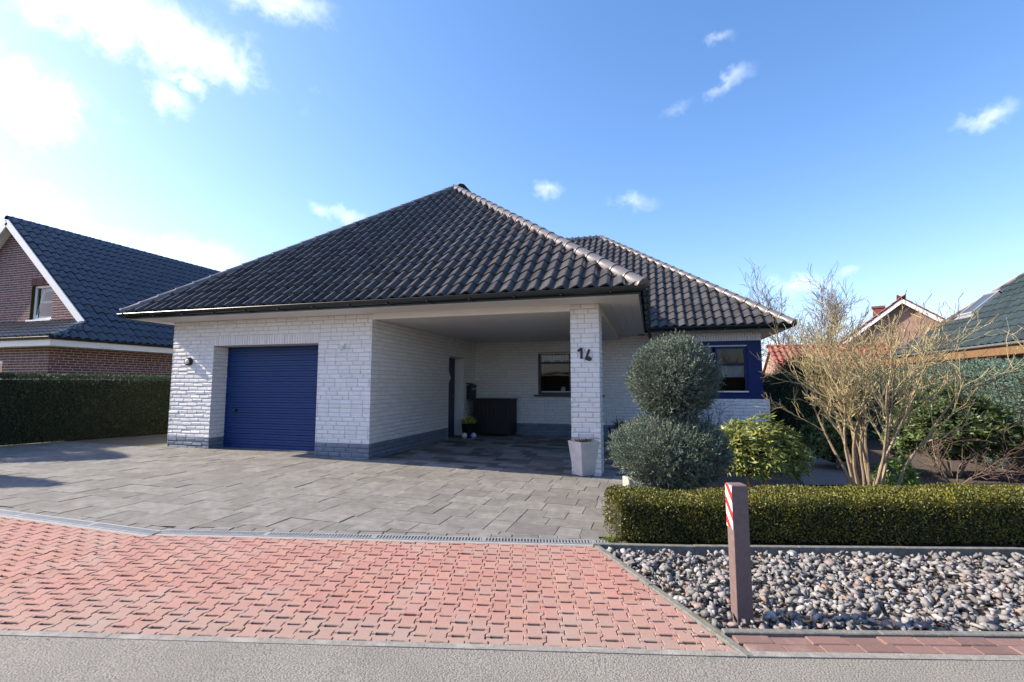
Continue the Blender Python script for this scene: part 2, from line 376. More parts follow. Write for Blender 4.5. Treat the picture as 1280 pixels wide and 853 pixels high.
def build_world():
    w = bpy.data.worlds.new('World'); SC.world = w; w.use_nodes = True
    nt = w.node_tree; N, L = nt.nodes, nt.links
    bg = N['Background']
    sk = N.new('ShaderNodeTexSky'); sk.sky_type = 'NISHITA'; sk.sun_disc = False
    sk.sun_elevation = math.asin(SUN[2]); sk.sun_rotation = math.atan2(SUN[0], SUN[1])
    sk.air_density = 1.0; sk.dust_density = .8; sk.ozone_density = 1.6
    # the camera's blue: red falls off faster away from the sun than green and blue
    sp = N.new('ShaderNodeSeparateColor'); L.new(sk.outputs[0], sp.inputs[0])
    hs = N.new('ShaderNodeCombineColor')
    for ch, (gam, mul) in enumerate(((1.25,.76),(1.04,1.0),(1.0,1.28))):
        pw = N.new('ShaderNodeMath'); pw.operation = 'POWER'; pw.inputs[1].default_value = gam; L.new(sp.outputs[ch], pw.inputs[0])
        ml = N.new('ShaderNodeMath'); ml.operation = 'MULTIPLY'; ml.inputs[1].default_value = mul; L.new(pw.outputs[0], ml.inputs[0])
        L.new(ml.outputs[0], hs.inputs[ch])
    tc = N.new('ShaderNodeTexCoord')
    nz = N.new('ShaderNodeVectorMath'); nz.operation = 'NORMALIZE'; L.new(tc.outputs['Generated'], nz.inputs[0])
    n1 = N.new('ShaderNodeTexNoise'); n1.inputs['Scale'].default_value = 9; n1.inputs['Detail'].default_value = 8; n1.inputs['Roughness'].default_value = .6
    L.new(nz.outputs[0], n1.inputs['Vector'])
    n2 = N.new('ShaderNodeTexNoise'); n2.inputs['Scale'].default_value = 26; n2.inputs['Detail'].default_value = 8; n2.inputs['Roughness'].default_value = .62
    L.new(nz.outputs[0], n2.inputs['Vector'])
    # warp the direction a little so outlines are ragged
    sb = N.new('ShaderNodeVectorMath'); sb.operation = 'SUBTRACT'; L.new(n2.outputs['Color'], sb.inputs[0]); sb.inputs[1].default_value = (.5,.5,.5)
    scl = N.new('ShaderNodeVectorMath'); scl.operation = 'SCALE'; L.new(sb.outputs[0], scl.inputs[0]); scl.inputs['Scale'].default_value = .05
    wd = N.new('ShaderNodeVectorMath'); wd.operation = 'ADD'; L.new(nz.outputs[0], wd.inputs[0]); L.new(scl.outputs[0], wd.inputs[1])
    ad = N.new('ShaderNodeMath'); ad.operation = 'ADD'; L.new(n1.outputs['Fac'], ad.inputs[0]); L.new(n2.outputs['Fac'], ad.inputs[1])
    ns = N.new('ShaderNodeMath'); ns.operation = 'MULTIPLY_ADD'; L.new(ad.outputs[0], ns.inputs[0]); ns.inputs[1].default_value = 1.6; ns.inputs[2].default_value = -1.6
    prev = None
    for c, u, v, s in CLOUDS:
        sub = N.new('ShaderNodeVectorMath'); sub.operation = 'SUBTRACT'; L.new(wd.outputs[0], sub.inputs[0]); sub.inputs[1].default_value = c
        du = N.new('ShaderNodeVectorMath'); du.operation = 'DOT_PRODUCT'; L.new(sub.outputs[0], du.inputs[0]); du.inputs[1].default_value = u
        dv = N.new('ShaderNodeVectorMath'); dv.operation = 'DOT_PRODUCT'; L.new(sub.outputs[0], dv.inputs[0]); dv.inputs[1].default_value = v
        dc = N.new('ShaderNodeVectorMath'); dc.operation = 'DOT_PRODUCT'; L.new(sub.outputs[0], dc.inputs[0]); dc.inputs[1].default_value = tuple(6*k for k in c)
        cb = N.new('ShaderNodeCombineXYZ'); L.new(du.outputs['Value'], cb.inputs[0]); L.new(dv.outputs['Value'], cb.inputs[1]); L.new(dc.outputs['Value'], cb.inputs[2])
        ln = N.new('ShaderNodeVectorMath'); ln.operation = 'LENGTH'; L.new(cb.outputs[0], ln.inputs[0])
        q = N.new('ShaderNodeMath'); q.operation = 'SUBTRACT'; L.new(ns.outputs[0], q.inputs[0]); L.new(ln.outputs['Value'], q.inputs[1])
        r = N.new('ShaderNodeMapRange'); r.interpolation_type = 'SMOOTHSTEP'
        r.inputs[1].default_value = -1.15; r.inputs[2].default_value = .6; r.inputs[4].default_value = s*(1 if c[0] < -.65 else .62)
        L.new(q.outputs[0], r.inputs[0])
        if prev is None: prev = r.outputs[0]
        else:
            mxm = N.new('ShaderNodeMath'); mxm.operation = 'MAXIMUM'; L.new(prev, mxm.inputs[0]); L.new(r.outputs[0], mxm.inputs[1]); prev = mxm.outputs[0]
    mx = N.new('ShaderNodeMix'); mx.data_type = 'RGBA'
    L.new(prev, mx.inputs[0]); L.new(hs.outputs[0], mx.inputs[6]); mx.inputs[7].default_value = (8.6, 8.7, 8.9, 1)
    L.new(mx.outputs[2], bg.inputs['Color']); bg.inputs['Strength'].default_value = SKY_STRENGTH
build_world()
SC.view_settings.view_transform = 'Standard'; SC.view_settings.look = 'None'
SC.view_settings.exposure = 0.97; SC.view_settings.gamma = 1.0; SC.view_settings.use_curve_mapping = False
SC.cycles.max_bounces = 8; SC.cycles.diffuse_bounces = 2; SC.cycles.transparent_max_bounces = 12
SC.cycles.use_denoising = True

# ------------------------------------------------------------------ the setting: ground, road, paving
def struct(o): 
    o['kind'] = 'structure'; return o

def sheet(name, pts, dz, mat):
    bm = bmesh.new()
    bm.faces.new([bm.verts.new((x, y, 0)) for x, y in pts])
    for xx in (XC, -14.0):
        bmesh.ops.bisect_plane(bm, geom=bm.verts[:]+bm.edges[:]+bm.faces[:], dist=1e-5, plane_co=(xx,0,0), plane_no=(1,0,0))
    for v in bm.verts: v.co.z = gz(v.co.x)+dz
    bmesh.ops.recalc_face_normals(bm, faces=bm.faces)
    for f in bm.faces:
        if f.normal.z < 0: f.normal_flip()
    me = bpy.data.meshes.new(name); bm.to_mesh(me); bm.free(); me.materials.append(mat)
    return struct(link_mesh(name, me))

sheet('ground', [(-300,-300),(300,-300),(300,300),(-300,300)], -.08, MT['earth'])
sheet('road', [st(-40,-8), st(40,-8), st(40,0), st(-40,0)], 0, MT['asphalt'])
sheet('paver_bed', [st(-12,.0), st(.6,.0), st(-.1,1.8), (-4.5,3.6), (-12,3.6)], -.012, MT['paver_bed'])
sheet('driveway_bed', [(-12.8,3.65), (-4.5,3.65), st(.1,1.9), (-.5,4.8), (.35,7), (.35,13.8), (-10,13.8), (-12.8,8)], -.011, MT['slab_bed'])
sheet('soil', [st(-.05,1.8), st(14,1.8), (16,26), (.36,26), (.36,7.2), (-.5,7.2)], -.035, MT['soil'])
sheet('gravel_bed', [st(.5,.2), st(9,.2), st(9,1.8), st(-.1,1.8)], -.06, MT['soil'])
sheet('gravel_strip', [(-13.5,7.95), (-10.0,7.95), (-10.0,16), (-13.5,16)], -.012, MT['reddish_gravel'])
sheet('garden_path', [(2.2,8.4), (3.6,8.8), (4.4,16.5), (3.0,16.5)], -.012, MT['path'])

# concrete strip between the road and the paving, in lengths
mb = MB(); s = -12.0
while s < 10:
    ln = .9+RND.random()*.9
    a, b = s+.0005, s+ln-.0005
    t0, t1 = .0, .052
    P = [st(a,t0), st(b,t0), st(b,t1), st(a,t1)]
    h = .003+RND.random()*.002
    mb.add([(x,y,-.05) for x,y in P]+[(x,y,h) for x,y in P], [(4,5,6,7),(0,1,5,4),(1,2,6,5),(2,3,7,6),(3,0,4,7)])
    s += ln
struct(mb.build('kerb', MT['road_edge'], shear=True))

# red interlocking pavers: double-T outline, half-bond columns
HX = [(x*.8, y*.8) for x, y in ((.0535,.0),(.0535,.036),(.0815,.062),(.0815,.0965),(.052,.0965),(.048,.086))]
def paver_outline():
    q = HX
    right = [(x,-y) for x,y in reversed(q)] [:-1] + q      # bottom right to top right
    left = [(-x,-y) for x,y in reversed(right)]
    left = [(-x, y) for x, y in reversed(right)]
    return right+left
PO = paver_outline()
def pavers(mb, org, ex, ey, nx0, nx1, ny0, ny1, keep):
    for i in range(nx0, nx1):
        for j in range(ny0, ny1):
            cx, cy = i*.112, (j+(.5 if i % 2 else 0))*.16
            X = org[0]+cx*ex[0]+cy*ey[0]; Y = org[1]+cx*ex[1]+cy*ey[1]
            if not keep(X, Y): continue
            rot = RND.gauss(0,.006); c, s_ = math.cos(rot), math.sin(rot)
            dx, dy = RND.gauss(0,.0012), RND.gauss(0,.0012)
            tz = RND.gauss(0,.0013); tx, ty = RND.gauss(0,.010), RND.gauss(0,.010)
            rings = []
            for inset, z in ((0,-.03),(0,-.004),(.0035,0)):
                ring = []
                for px, py in PO:
                    k = 1-inset/.056
                    qx, qy = px*k, py*k if abs(py) > .01 else py
                    u = c*qx-s_*qy+cx+dx; v = s_*qx+c*qy+cy+dy
                    ring.append((org[0]+u*ex[0]+v*ey[0], org[1]+u*ex[1]+v*ey[1], z+tz+tx*qx+ty*qy))
                rings.append(ring)
            n = len(PO)
            vs = rings[0]+rings[1]+rings[2]
            fs = [tuple(2*n+k for k in range(n))]
            for a in (0, 1):
                fs += [(a*n+k, a*n+(k+1)%n, (a+1)*n+(k+1)%n, (a+1)*n+k) for k in range(n)]
            mb.add(vs, fs)
tt = lambda x, y: -SS*x+CS*(y-2.921)
sss = lambda x, y: CS*x+SS*(y-2.921)
tdir = V3(-SS, CS, 0); sdir = V3(CS, SS, 0)
def edge_s(t): return .47-t*.325            # right-hand edge of the apron
mb = MB()
o0 = st(0, .06)
pavers(mb, o0, (CS,SS), (-SS,CS), -46, 7, -2, 13, lambda x,y: x > -4.75 and tt(x,y) < 1.9 and sss(x,y) < edge_s(tt(x,y))+.12)
ap = mb.build('apron', MT['red_paver'], shear=True)
pe0, pe1 = st(edge_s(0),0), st(edge_s(1.76),1.76)
ed = unit((pe1[0]-pe0[0], pe1[1]-pe0[1], 0)); en = V3(-ed[1], ed[0], 0)
SEAM = unit((-.97, -.10, 0))
bisect(ap, [((*st(0,.055),0), tdir), ((*st(0,1.772),0), -tdir), ((*pe0,0), en), ((-4.53,3.6,0), unit((1,.10,0)))])
struct(ap)
mb = MB()
pavers(mb, (-4.6,3.4), (1,0), (0,1), -76, 4, -18, 3, lambda x,y: x < -4.3 and tt(x,y) > -.1 and y < 3.62)
ap2 = mb.build('apron', MT['red_paver'], shear=True)
bisect(ap2, [((*st(0,.055),0), tdir), ((0,3.508,0), (0,-1,0)), ((-4.536,3.6,0), unit((-1,-.10,0)))])
struct(ap2)

# diagonal edging, brown border bricks, grey row, kerb behind the gravel
def strip(name, p0, p1, w, z0, z1, lens, mat, jit=.003):
    d = unit((p1[0]-p0[0], p1[1]-p0[1], 0)); n = V3(-d[1], d[0], 0); L = math.dist(p0, p1)
    mb = MB(); s = 0
    while s < L-.02:
        ln = min(RND.uniform(*lens), L-s)
        a = V3(*p0, 0)+d*(s+.002); b = V3(*p0, 0)+d*(s+ln-.002)
        h = z1+RND.gauss(0, jit); c = min(.005, w*.1)
        P = [a-n*w/2, b-n*w/2, b+n*w/2, a+n*w/2]
        Q = [a+d*c-n*(w/2-c), b-d*c-n*(w/2-c), b-d*c+n*(w/2-c), a+d*c+n*(w/2-c)]
        mb.add([(x,y,z0) for x,y,_ in P]+[(x,y,h-c) for x,y,_ in P]+[(x,y,h) for x,y,_ in Q],
               [(8,9,10,11)]+[(k, (k+1)%4, 4+(k+1)%4, 4+k) for k in range(4)]+[(4+k, 4+(k+1)%4, 8+(k+1)%4, 8+k) for k in range(4)])
        s += ln
    return struct(mb.build(name, mat, shear=True))
strip('kerb', st(edge_s(.0)+.035,.0), st(edge_s(1.76)+.035,1.76), .05, -.1, .012, (.9,1.05), MT['kerb_dark'])
strip('brick_border', st(.525,.098), st(9,.098), .088, -.05, .004, (.205,.215), MT['brown_paver'])
strip('brick_border', st(.50,.190), st(9,.190), .088, -.05, .004, (.205,.215), MT['brown_paver'])
strip('kerb', st(.46,.264), st(9,.264), .05, -.1, .018, (.9,1.05), MT['kerb_dark'])
strip('kerb', st(-.10,1.79), st(9,1.79), .05, -.12, .026, (.9,1.05), MT['kerb_dark'])

# driveway slabs laid in rows along the house
def slabs():
    mb_out, mb_in = MB(), MB(); y = 3.2; row = 0
    while y < 13.75:
        h = RND.choice((.28,.28,.36,.22))
        x = -12.9+RND.random()*.3
        while x < .4:
            ln = RND.choice((.24,.32,.40,.48))
            xc, yc = x+ln/2, y+h/2
            ok = yc < 7.95 and xc < (-.30 if yc < 5.4 else -.40) or (-10.2 < xc < .35 and 7.0 < yc)
            if -10.0 < xc < -5.09 and yc > 8.62: ok = False
            if ok:
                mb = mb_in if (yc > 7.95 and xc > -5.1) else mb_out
                j = .0014+RND.random()*.0018; c = .0025
                z = RND.gauss(0,.0015); tx, ty = RND.gauss(0,.004), RND.gauss(0,.004)
                P = [(x+j,y+j),(x+ln-j,y+j),(x+ln-j,y+h-j),(x+j,y+h-j)]
                Q = [(x+j+c,y+j+c),(x+ln-j-c,y+j+c),(x+ln-j-c,y+h-j-c),(x+j+c,y+h-j-c)]
                zz = lambda p: z+tx*(p[0]-xc)+ty*(p[1]-yc)
                mb.add([(*p,-.03) for p in P]+[(*p,zz(p)-c) for p in P]+[(*p,zz(p)) for p in Q],
                       [(8,9,10,11)]+[(k,(k+1)%4,4+(k+1)%4,4+k) for k in range(4)]+[(4+k,4+(k+1)%4,8+(k+1)%4,8+k) for k in range(4)])
            x += ln
        y += h; row += 1
    o = mb_out.build('driveway', MT['slab'], shear=True)
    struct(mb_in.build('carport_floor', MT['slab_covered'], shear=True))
    bisect(o, [((*st(0,2.054),0), tdir), ((0,3.794,0), (0,1,0))])
    return struct(o)
slabs()
strip('driveway_border', st(-4.17,2.008), st(.0,2.008), .088, -.04, .001, (.18,.26), MT['slab'])
strip('driveway_border', (-9,3.748), (-4.48,3.748), .088, -.04, .001, (.18,.26), MT['slab'])

# drain in front of the driveway
dr = thing('drain_channel', 'long grey slotted drain channel running between the red paving and the grey driveway', 'drain', (-2.2,4.24,gz(-2.2)))
def drain(p0, p1, w=.12, strip_w=.055):
    d = unit((p1[0]-p0[0], p1[1]-p0[1], 0)); n = V3(-d[1], d[0], 0); L = math.dist(p0, p1)
    e = MB(); g = MB()
    def bar(mb, s0, s1, n0, n1, z0, z1):
        P = [V3(*p0,0)+d*s0+n*n0, V3(*p0,0)+d*s1+n*n0, V3(*p0,0)+d*s1+n*n1, V3(*p0,0)+d*s0+n*n1]
        mb.add([(x,y,z0) for x,y,_ in P]+[(x,y,z1) for x,y,_ in P], [(4,5,6,7),(0,1,5,4),(1,2,6,5),(2,3,7,6),(3,0,4,7)])
    bar(e, 0, L, -strip_w, -.004, -.1, .0); bar(e, 0, L, w+.001, w+.012, -.1, .001)
    bar(g, 0, L, 0, .016, -.03, .003); bar(g, 0, L, w-.016, w, -.03, .003)
    q = MB(); bar(q, 0, L, .0, w, -.06, -.016); q.build('channel_shade', MT['black'], dr, shear=True)  # black strip under the bars, shade in the slots put in as colour
    k = 0; s = .012
    while s < L-.01:
        bar(g, s, s+.014, .0165, w-.0165, -.02, .002)
        s += .03; k += 1
        if k % 33 == 0: bar(g, s-.01, s+.03, .0165, w-.0165, -.021, .003); s += .045
    e.build('channel_edge', MT['drain_concrete'], dr, shear=True)
    g.build('grate', MT['galvanised'], dr, shear=True)
drain(st(-4.19,1.83), st(.08,1.83))
drain((-9.5,3.565), (-4.535,3.565))

# gravel bed: crushed stones
def rocks():
    temps = []
    for k in range(24):
        bm = bmesh.new()
        for _ in range(8):
            v = unit(NPR.normal(size=3))*(.70+.30*RND.random())
            bm.verts.new((v[0], v[1]*.74, v[2]*.55))
        r = bmesh.ops.convex_hull(bm, input=bm.verts)
        bmesh.ops.delete(bm, geom=[v for v in bm.verts if not v.link_faces], context='VERTS')
        bmesh.ops.triangulate(bm, faces=bm.faces)
        bm.verts.index_update()
        temps.append((np.array([v.co[:] for v in bm.verts]), np.array([[v.index for v in f.verts] for f in bm.faces])))
        bm.free()
    Vs, Fs, b = [], [], 0
    for layer, dz, n in ((0,-.050,3500),(1,-.012,4200)):
        for _ in range(n):
            t = RND.uniform(.29, 1.75); s0 = edge_s(t)+.08
            s = s0+RND.random()*(6.5-s0)
            r = .021+.044*RND.random()**2.0
            if RND.random() < .05: r = RND.uniform(.05,.062)
            if t < .29+r or t > 1.76-r or s < s0+r*.7: continue
            if abs(s-.69) < .085 and abs(t-.52) < .085: continue
            x, y = st(s, t)
            V, F = temps[RND.randrange(24)]
            q = Matrix.Rotation(RND.uniform(0,6.28),3,'Z') @ Matrix.Rotation(RND.gauss(0,.5),3,'X') @ Matrix.Rotation(RND.gauss(0,.5),3,'Y')
            W = (V*r) @ np.array(q).T + V3(x, y, gz(x)+dz+RND.uniform(-.008,.012))
            Vs.append(W); Fs.append(F+b); b += len(V)
    for _ in range(26):                                          # a few strays on the paving beside the bed
        t = RND.uniform(.15,1.6); sx = edge_s(t)-abs(RND.gauss(0,.16))-.03; x, y = st(sx, t); V, F = temps[RND.randrange(24)]
        Vs.append(V*RND.uniform(.006,.014)+V3(x,y,gz(x)+.006)); Fs.append(F+b); b += len(V)
    for _ in range(150):                                         # grit along the road edge
        x, y = st(RND.uniform(-6,3), -abs(RND.gauss(0,.05))-.005); V, F = temps[RND.randrange(24)]
        Vs.append(V*RND.uniform(.002,.006)+V3(x,y,gz(x)+.002)); Fs.append(F+b); b += len(V)
    o = np_mesh('gravel', np.vstack(Vs), np.vstack(Fs), MT['stone'])
    return tag(o, 'coarse crushed grey stones filling the bed around the striped post', 'gravel', kind='stuff')
rocks()

# ------------------------------------------------------------------ masonry
def bricks(mb, O, U, N, w, z0, z1, holes=(), bl=.25, bh=.0822, j=.0095, rough=.0022, phase=0, depth=.013):
    """courses of single bricks on a recessed joint plane; holes = (u0, u1, za, zb)"""
    O, U, N = V3(*O), unit(U), unit(N)
    Z = V3(0,0,1)
    nz = int(round((z1-z0)/bh))
    bh = (z1-z0)/max(nz,1)
    for i in range(nz):
        za, zb = z0+i*bh, z0+(i+1)*bh
        offs = [0,.5,0,.5,.25,.75][(i+phase) % 6]*bl
        cuts = [0.0]; u = offs if offs > .02 else bl
        while u < w-.03:
            cuts.append(u); u += bl
            if RND.random() < .04: u -= bl/2
        cuts.append(w)
        hs = [(a, b) for a, b, c, d in holes if c < zb-.01 and d > za+.01]
        for a, b in zip(cuts[:-1], cuts[1:]):
            segs = [(a, b)]
            for ha, hb in hs:
                ns = []
                for p, q in segs:
                    if hb <= p or ha >= q: ns.append((p, q)); continue
                    if p < ha: ns.append((p, ha))
                    if q > hb: ns.append((hb, q))
                segs = ns
            for p, q in segs:
                if q-p < .025: continue
                g = j/2
                ea = 0 if p < 1e-6 or any(abs(p-hb) < 1e-6 for ha, hb in hs) else g
                eb = 0 if abs(q-w) < 1e-6 or any(abs(q-ha) < 1e-6 for ha, hb in hs) else g
                p2, q2, zl, zh = p+ea, q-eb, za+g, zb-g
                n0 = RND.gauss(0, rough*.8); tz = RND.gauss(0, rough); tu = RND.gauss(0, rough*.35)
                o4 = [(p2,zl),(q2,zl),(q2,zh),(p2,zh)]
                c = .005
                cv = .017
                i4 = [(p2+c,zl+cv),(q2-c,zl+cv),(q2-c,zh-cv),(p2+c,zh-cv)]
                tl = [(-1,-1),(1,-1),(1,1),(-1,1)]
                vs = [O+U*a_+Z*b_-N*depth for a_, b_ in o4]
                vs += [O+U*a_+Z*b_+N*(-.0062+n0*.4) for a_, b_ in o4]
                vs += [O+U*a_+Z*b_+N*(n0+tz*e[1]+tu*e[0]+RND.gauss(0,rough*.28)) for (a_, b_), e in zip(i4, tl)]
                mb.add(vs, [(8,9,10,11)]+[(k,(k+1)%4,4+(k+1)%4,4+k) for k in range(4)]+[(4+k,4+(k+1)%4,8+(k+1)%4,8+k) for k in range(4)])
    # joint plane, cut round the holes
    us = sorted({0, w, *[h[0] for h in holes], *[h[1] for h in holes]})
    zs = sorted({z0, z1, *[min(max(h[2],z0),z1) for h in holes], *[min(max(h[3],z0),z1) for h in holes]})
    for a, b in zip(us[:-1], us[1:]):
        for c, d in zip(zs[:-1], zs[1:]):
            if b-a < 1e-5 or d-c < 1e-5: continue
            m, n = (a+b)/2, (c+d)/2
            if any(h[0] < m < h[1] and h[2] < n < h[3] for h in holes): continue
            mb.add([O+U*p+Z*q-N*(depth-.003) for p, q in ((a,c),(b,c),(b,d),(a,d))], [(0,1,2,3)], 1)

def soldier(mb, O, U, N, w, z0, z1, bw=.0625, j=.0085, rough=.002):
    O, U, N = V3(*O), unit(U), unit(N); Z = V3(0,0,1)
    n = int(round(w/bw)); bw = w/n
    for i in range(n):
        p2, q2, zl, zh = i*bw+j/2, (i+1)*bw-j/2, z0+.001, z1-j/2
        n0 = RND.gauss(0, rough)
        c = .005
        o4 = [(p2,zl),(q2,zl),(q2,zh),(p2,zh)]; i4 = [(p2+c,zl+c),(q2-c,zl+c),(q2-c,zh-c),(p2+c,zh-c)]
        vs = [O+U*a+Z*b-N*.011 for a, b in o4]+[O+U*a+Z*b-N*.0045 for a, b in o4]+[O+U*a+Z*b+N*(n0+RND.gauss(0,rough*.3)) for a, b in i4]
        mb.add(vs, [(8,9,10,11)]+[(k,(k+1)%4,4+(k+1)%4,4+k) for k in range(4)]+[(4+k,4+(k+1)%4,8+(k+1)%4,8+k) for k in range(4)])

# ------------------------------------------------------------------ roof tiles
def tile_field(name, O, U, V, width, length, mat, parent, tw=.225, tl=.345, planes=(), prof='roll', ns=17, amp=.064):
    O, U, V = V3(*O), unit(U), unit(V); Nn = np.cross(U, V)
    if Nn[2] < 0: Nn = -Nn
    nc, nr = int(math.ceil(width/tw)), int(math.ceil(length/tl))
    x = np.linspace(0, 1, ns)
    if prof == 'roll':
        h = amp*np.interp(x, (0,.12,.3,.5,.64,.72,.80,.88,.95,1), (0,.03,.27,.66,.92,1,.92,.58,.16,0))
    else:
        h = amp*(.5*(1-np.cos(2*np.pi*x)))**1.15
    vs, fs, b = [], [], 0
    base = np.array([[k, k+1, ns+k+1, ns+k] for k in range(ns-1)])
    for j in range(nr):
        for i in range(nc):
            dz, tv, dv = RND.gauss(0,.0025), RND.gauss(0,.003), RND.gauss(0,.003)
            uu = (i+x*1.005)*tw
            rows = []
            for v, lift in ((j*tl-.03+dv, -.004), (j*tl-.03+dv, .030+tv), ((j+1)*tl, .002)):
                rows.append(O[None]+uu[:,None]*U+v*V+(h+lift+dz)[:,None]*Nn)
            rows.insert(2, rows[1])
            P = np.vstack(rows)
            vs.append(P); fs.append(np.vstack([base, base+2*ns])+b); b += 4*ns
    o = np_mesh(name, np.vstack(vs), np.vstack(fs), mat, parent, smooth=True)
    if planes: bisect(o, planes)
    return o

def cap_run(name, P0, P1, mat, parent, r=.115, step=.36):
    """overlapping half-round caps from the low end P0 up to P1"""
    P0, P1 = V3(*P0), V3(*P1); L = np.linalg.norm(P1-P0); d = unit(P1-P0)
    side = unit(np.cross(d, (0,0,1))); up = np.cross(side, d)
    n = int(math.ceil(L/step)); step = L/n
    mb = MB(); K = 11
    for i in range(n):
        a = P0+d*(i*step-.03); b = P0+d*((i+1)*step+.02)
        ra, rb = r*1.06, r*.93
        rings = []
        for c, rr, dn in ((a, ra-.016, 0), (a, ra, 0), (a+d*.035, ra*1.0, 0), (a+d*.045, ra-.008, 0), (b, rb, 0)):
            rings.append([c+rr*(math.cos(t)*side+math.sin(t)*up)-up*.035 for t in [math.pi*(-.06+1.12*k/(K-1)) for k in range(K)]])
        vs = [p for g in rings for p in g]
        fs = [(g*K+k, g*K+k+1, (g+1)*K+k+1, (g+1)*K+k) for g in range(len(rings)-1) for k in range(K-1)]
        if i == 0:
            fs.append(tuple(range(K)))
        mb.add(vs, fs)
    return mb.build(name, mat, parent, smooth=True)

def gutter_run(mb, p0, p1, out, r=.068):
    p0, p1, out = V3(*p0), V3(*p1), unit(out); d = unit(p1-p0); Z = V3(0,0,1); K = 9
    A = []
    for rr in (r, r-.006):
        for p in (p0, p1):
            A += [p+out*rr*math.cos(t)-Z*rr*math.sin(t) for t in [math.pi*k/(K-1) for k in range(K)]]
    fs = [(k, k+1, K+k+1, K+k) for k in range(K-1)]+[(2*K+k+1, 2*K+k, 3*K+k, 3*K+k+1) for k in range(K-1)]
    fs += [(k, 2*K+k, 2*K+k+1, k+1) for k in range(K-1)]+[(K+k, K+k+1, 3*K+k+1, 3*K+k) for k in range(K-1)]
    fs += [(0, K, 3*K, 2*K), (K-1, 3*K-1, 4*K-1, 2*K-1)]
    mb.add(A, fs)
    mb.tube([p0+out*r, p1+out*r], .007, 6)

# ------------------------------------------------------------------ the white bungalow
B = thing('bungalow', 'white brick bungalow with dark hipped tile roofs, a blue garage door and an open carport', 'house', (-5, 8.08, gz(-5)))
FY, GX, BY, ZP, ZS = 8.08, -5.09, 13.73, .195, 2.66
MX = (-1,0,0); PX = (1,0,0); MY = (0,-1,0); PY = (0,1,0)
WB = [MT['white_brick'], MT['white_joint']]; PL = [MT['plinth'], MT['plinth_joint']]

mb = MB()                                                     # garage front
bricks(mb, (-10,FY,0), PX, MY, 4.91, ZP, ZS, holes=[(1.12,3.72,-1,2.333)])
soldier(mb, (-8.88,FY,0), PX, MY, 2.6, 2.12, 2.331)
mb.quad((-8.88,FY+.008,2.12),(-6.28,FY+.008,2.12),(-6.28,FY+.008,2.34),(-8.88,FY+.008,2.34),1)
mb.quad((-8.88,FY-.004,2.121),(-8.88,8.6,2.121),(-6.28,8.6,2.121),(-6.28,FY-.004,2.121),1)
bricks(mb, (-8.88,8.52,0), MY, PX, .435, ZP, 2.12)
mb.quad((-6.28,8.6,-.3),(-6.28,FY+.004,-.3),(-6.28,FY+.004,2.12),(-6.28,8.6,2.12))
bricks(mb, (-10,16,0), MY, MX, 7.92, -.1, ZS)
mb.build('garage_wall', WB, B)
mb = MB(); mb.box(GX-.25,GX-.013,BY-.9,BY+.1,-.3,2.7); mb.box(GX-.013,GX+.02,BY+.012,BY+.1,-.3,2.7); mb.build('leak_block', MT['white_joint'], B)  # hidden boxes added behind the corner joint to stop light leaking through
mb = MB()
bricks(mb, (GX,FY,0), PY, PX, BY-FY, ZP, 2.565, holes=[(3.67,4.74,-1,2.04)], phase=1)
mb.quad((GX+.002,12.82,-.2),(GX-.3,12.82,-.2),(GX-.3,12.82,2.04),(GX+.002,12.82,2.04))
mb.quad((GX+.002,11.75,2.04),(GX+.002,12.82,2.04),(GX-.3,12.82,2.04),(GX-.3,11.75,2.04))
mb.quad((GX-.3,11.75,-.2),(GX+.002,11.75,-.2),(GX+.002,11.75,2.04),(GX-.3,11.75,2.04))
mb.build('side_wall', WB, B)
mb = MB()
bricks(mb, (GX,BY,0), PX, MY, 7.79, ZP, ZS, holes=[(1.94,3.74,1.02,2.25),(5.49,7.79,-1,3)], phase=2)
for a, b, c, d in (((-3.15,BY+.003,1.02),(-3.15,BY+.12,1.02),(-3.15,BY+.12,2.25),(-3.15,BY+.003,2.25)),
                   ((-1.35,BY+.12,1.02),(-1.35,BY+.003,1.02),(-1.35,BY+.003,2.25),(-1.35,BY+.12,2.25)),
                   ((-3.15,BY+.12,2.25),(-1.35,BY+.12,2.25),(-1.35,BY+.003,2.25),(-3.15,BY+.003,2.25))):
    mb.quad(a,b,c,d)
bricks(mb, (2.70,13.46,0), PY, PX, 8.7, -.3, ZS, rough=.002)
mb.build('back_wall', WB, B)
# bay beside the carport
mb = MB()
bricks(mb, (.40,13.40,0), PX, MY, 2.42, ZP, .95)
bricks(mb, (2.82,13.40,0), PY, PX, .33, ZP, .95)
bricks(mb, (.40,13.73,0), MY, MX, .33, ZP, .95)
mb.quad((.40,13.40,.95),(2.82,13.40,.95),(2.82,13.73,.95),(.40,13.73,.95))
mb.build('bay_wall', WB, B)
mb = MB()
soldier(mb, (.40,13.45,0), PX, MY, 2.30, 2.43, ZS)
mb.box(.40,2.70,13.462,13.73,2.431,ZS,1)
mb.build('bay_lintel', WB, B)
# plinth all round
mb = MB()
bricks(mb, (-10,FY,0), PX, MY, 1.12, -.305, ZP, phase=1)
bricks(mb, (-8.88,8.52,0), MY, PX, .435, -.305, ZP)
mb.build('plinth', PL, B)
mb = MB()
bricks(mb, (-6.28,FY,0), PX, MY, 1.19, -.305, ZP, phase=1)
bricks(mb, (GX,FY,0), PY, PX, BY-FY, -.305, ZP, holes=[(3.67,4.74,-1,.3)])
bricks(mb, (GX,BY,0), PX, MY, 5.5, -.305, ZP)
mb.build('plinth', PL, B)
mb = MB()
bricks(mb, (.40,13.40,0), PX, MY, 2.42, -.305, ZP)
bricks(mb, (2.82,13.40,0), PY, PX, .33, -.305, ZP)
mb.build('plinth', PL, B)
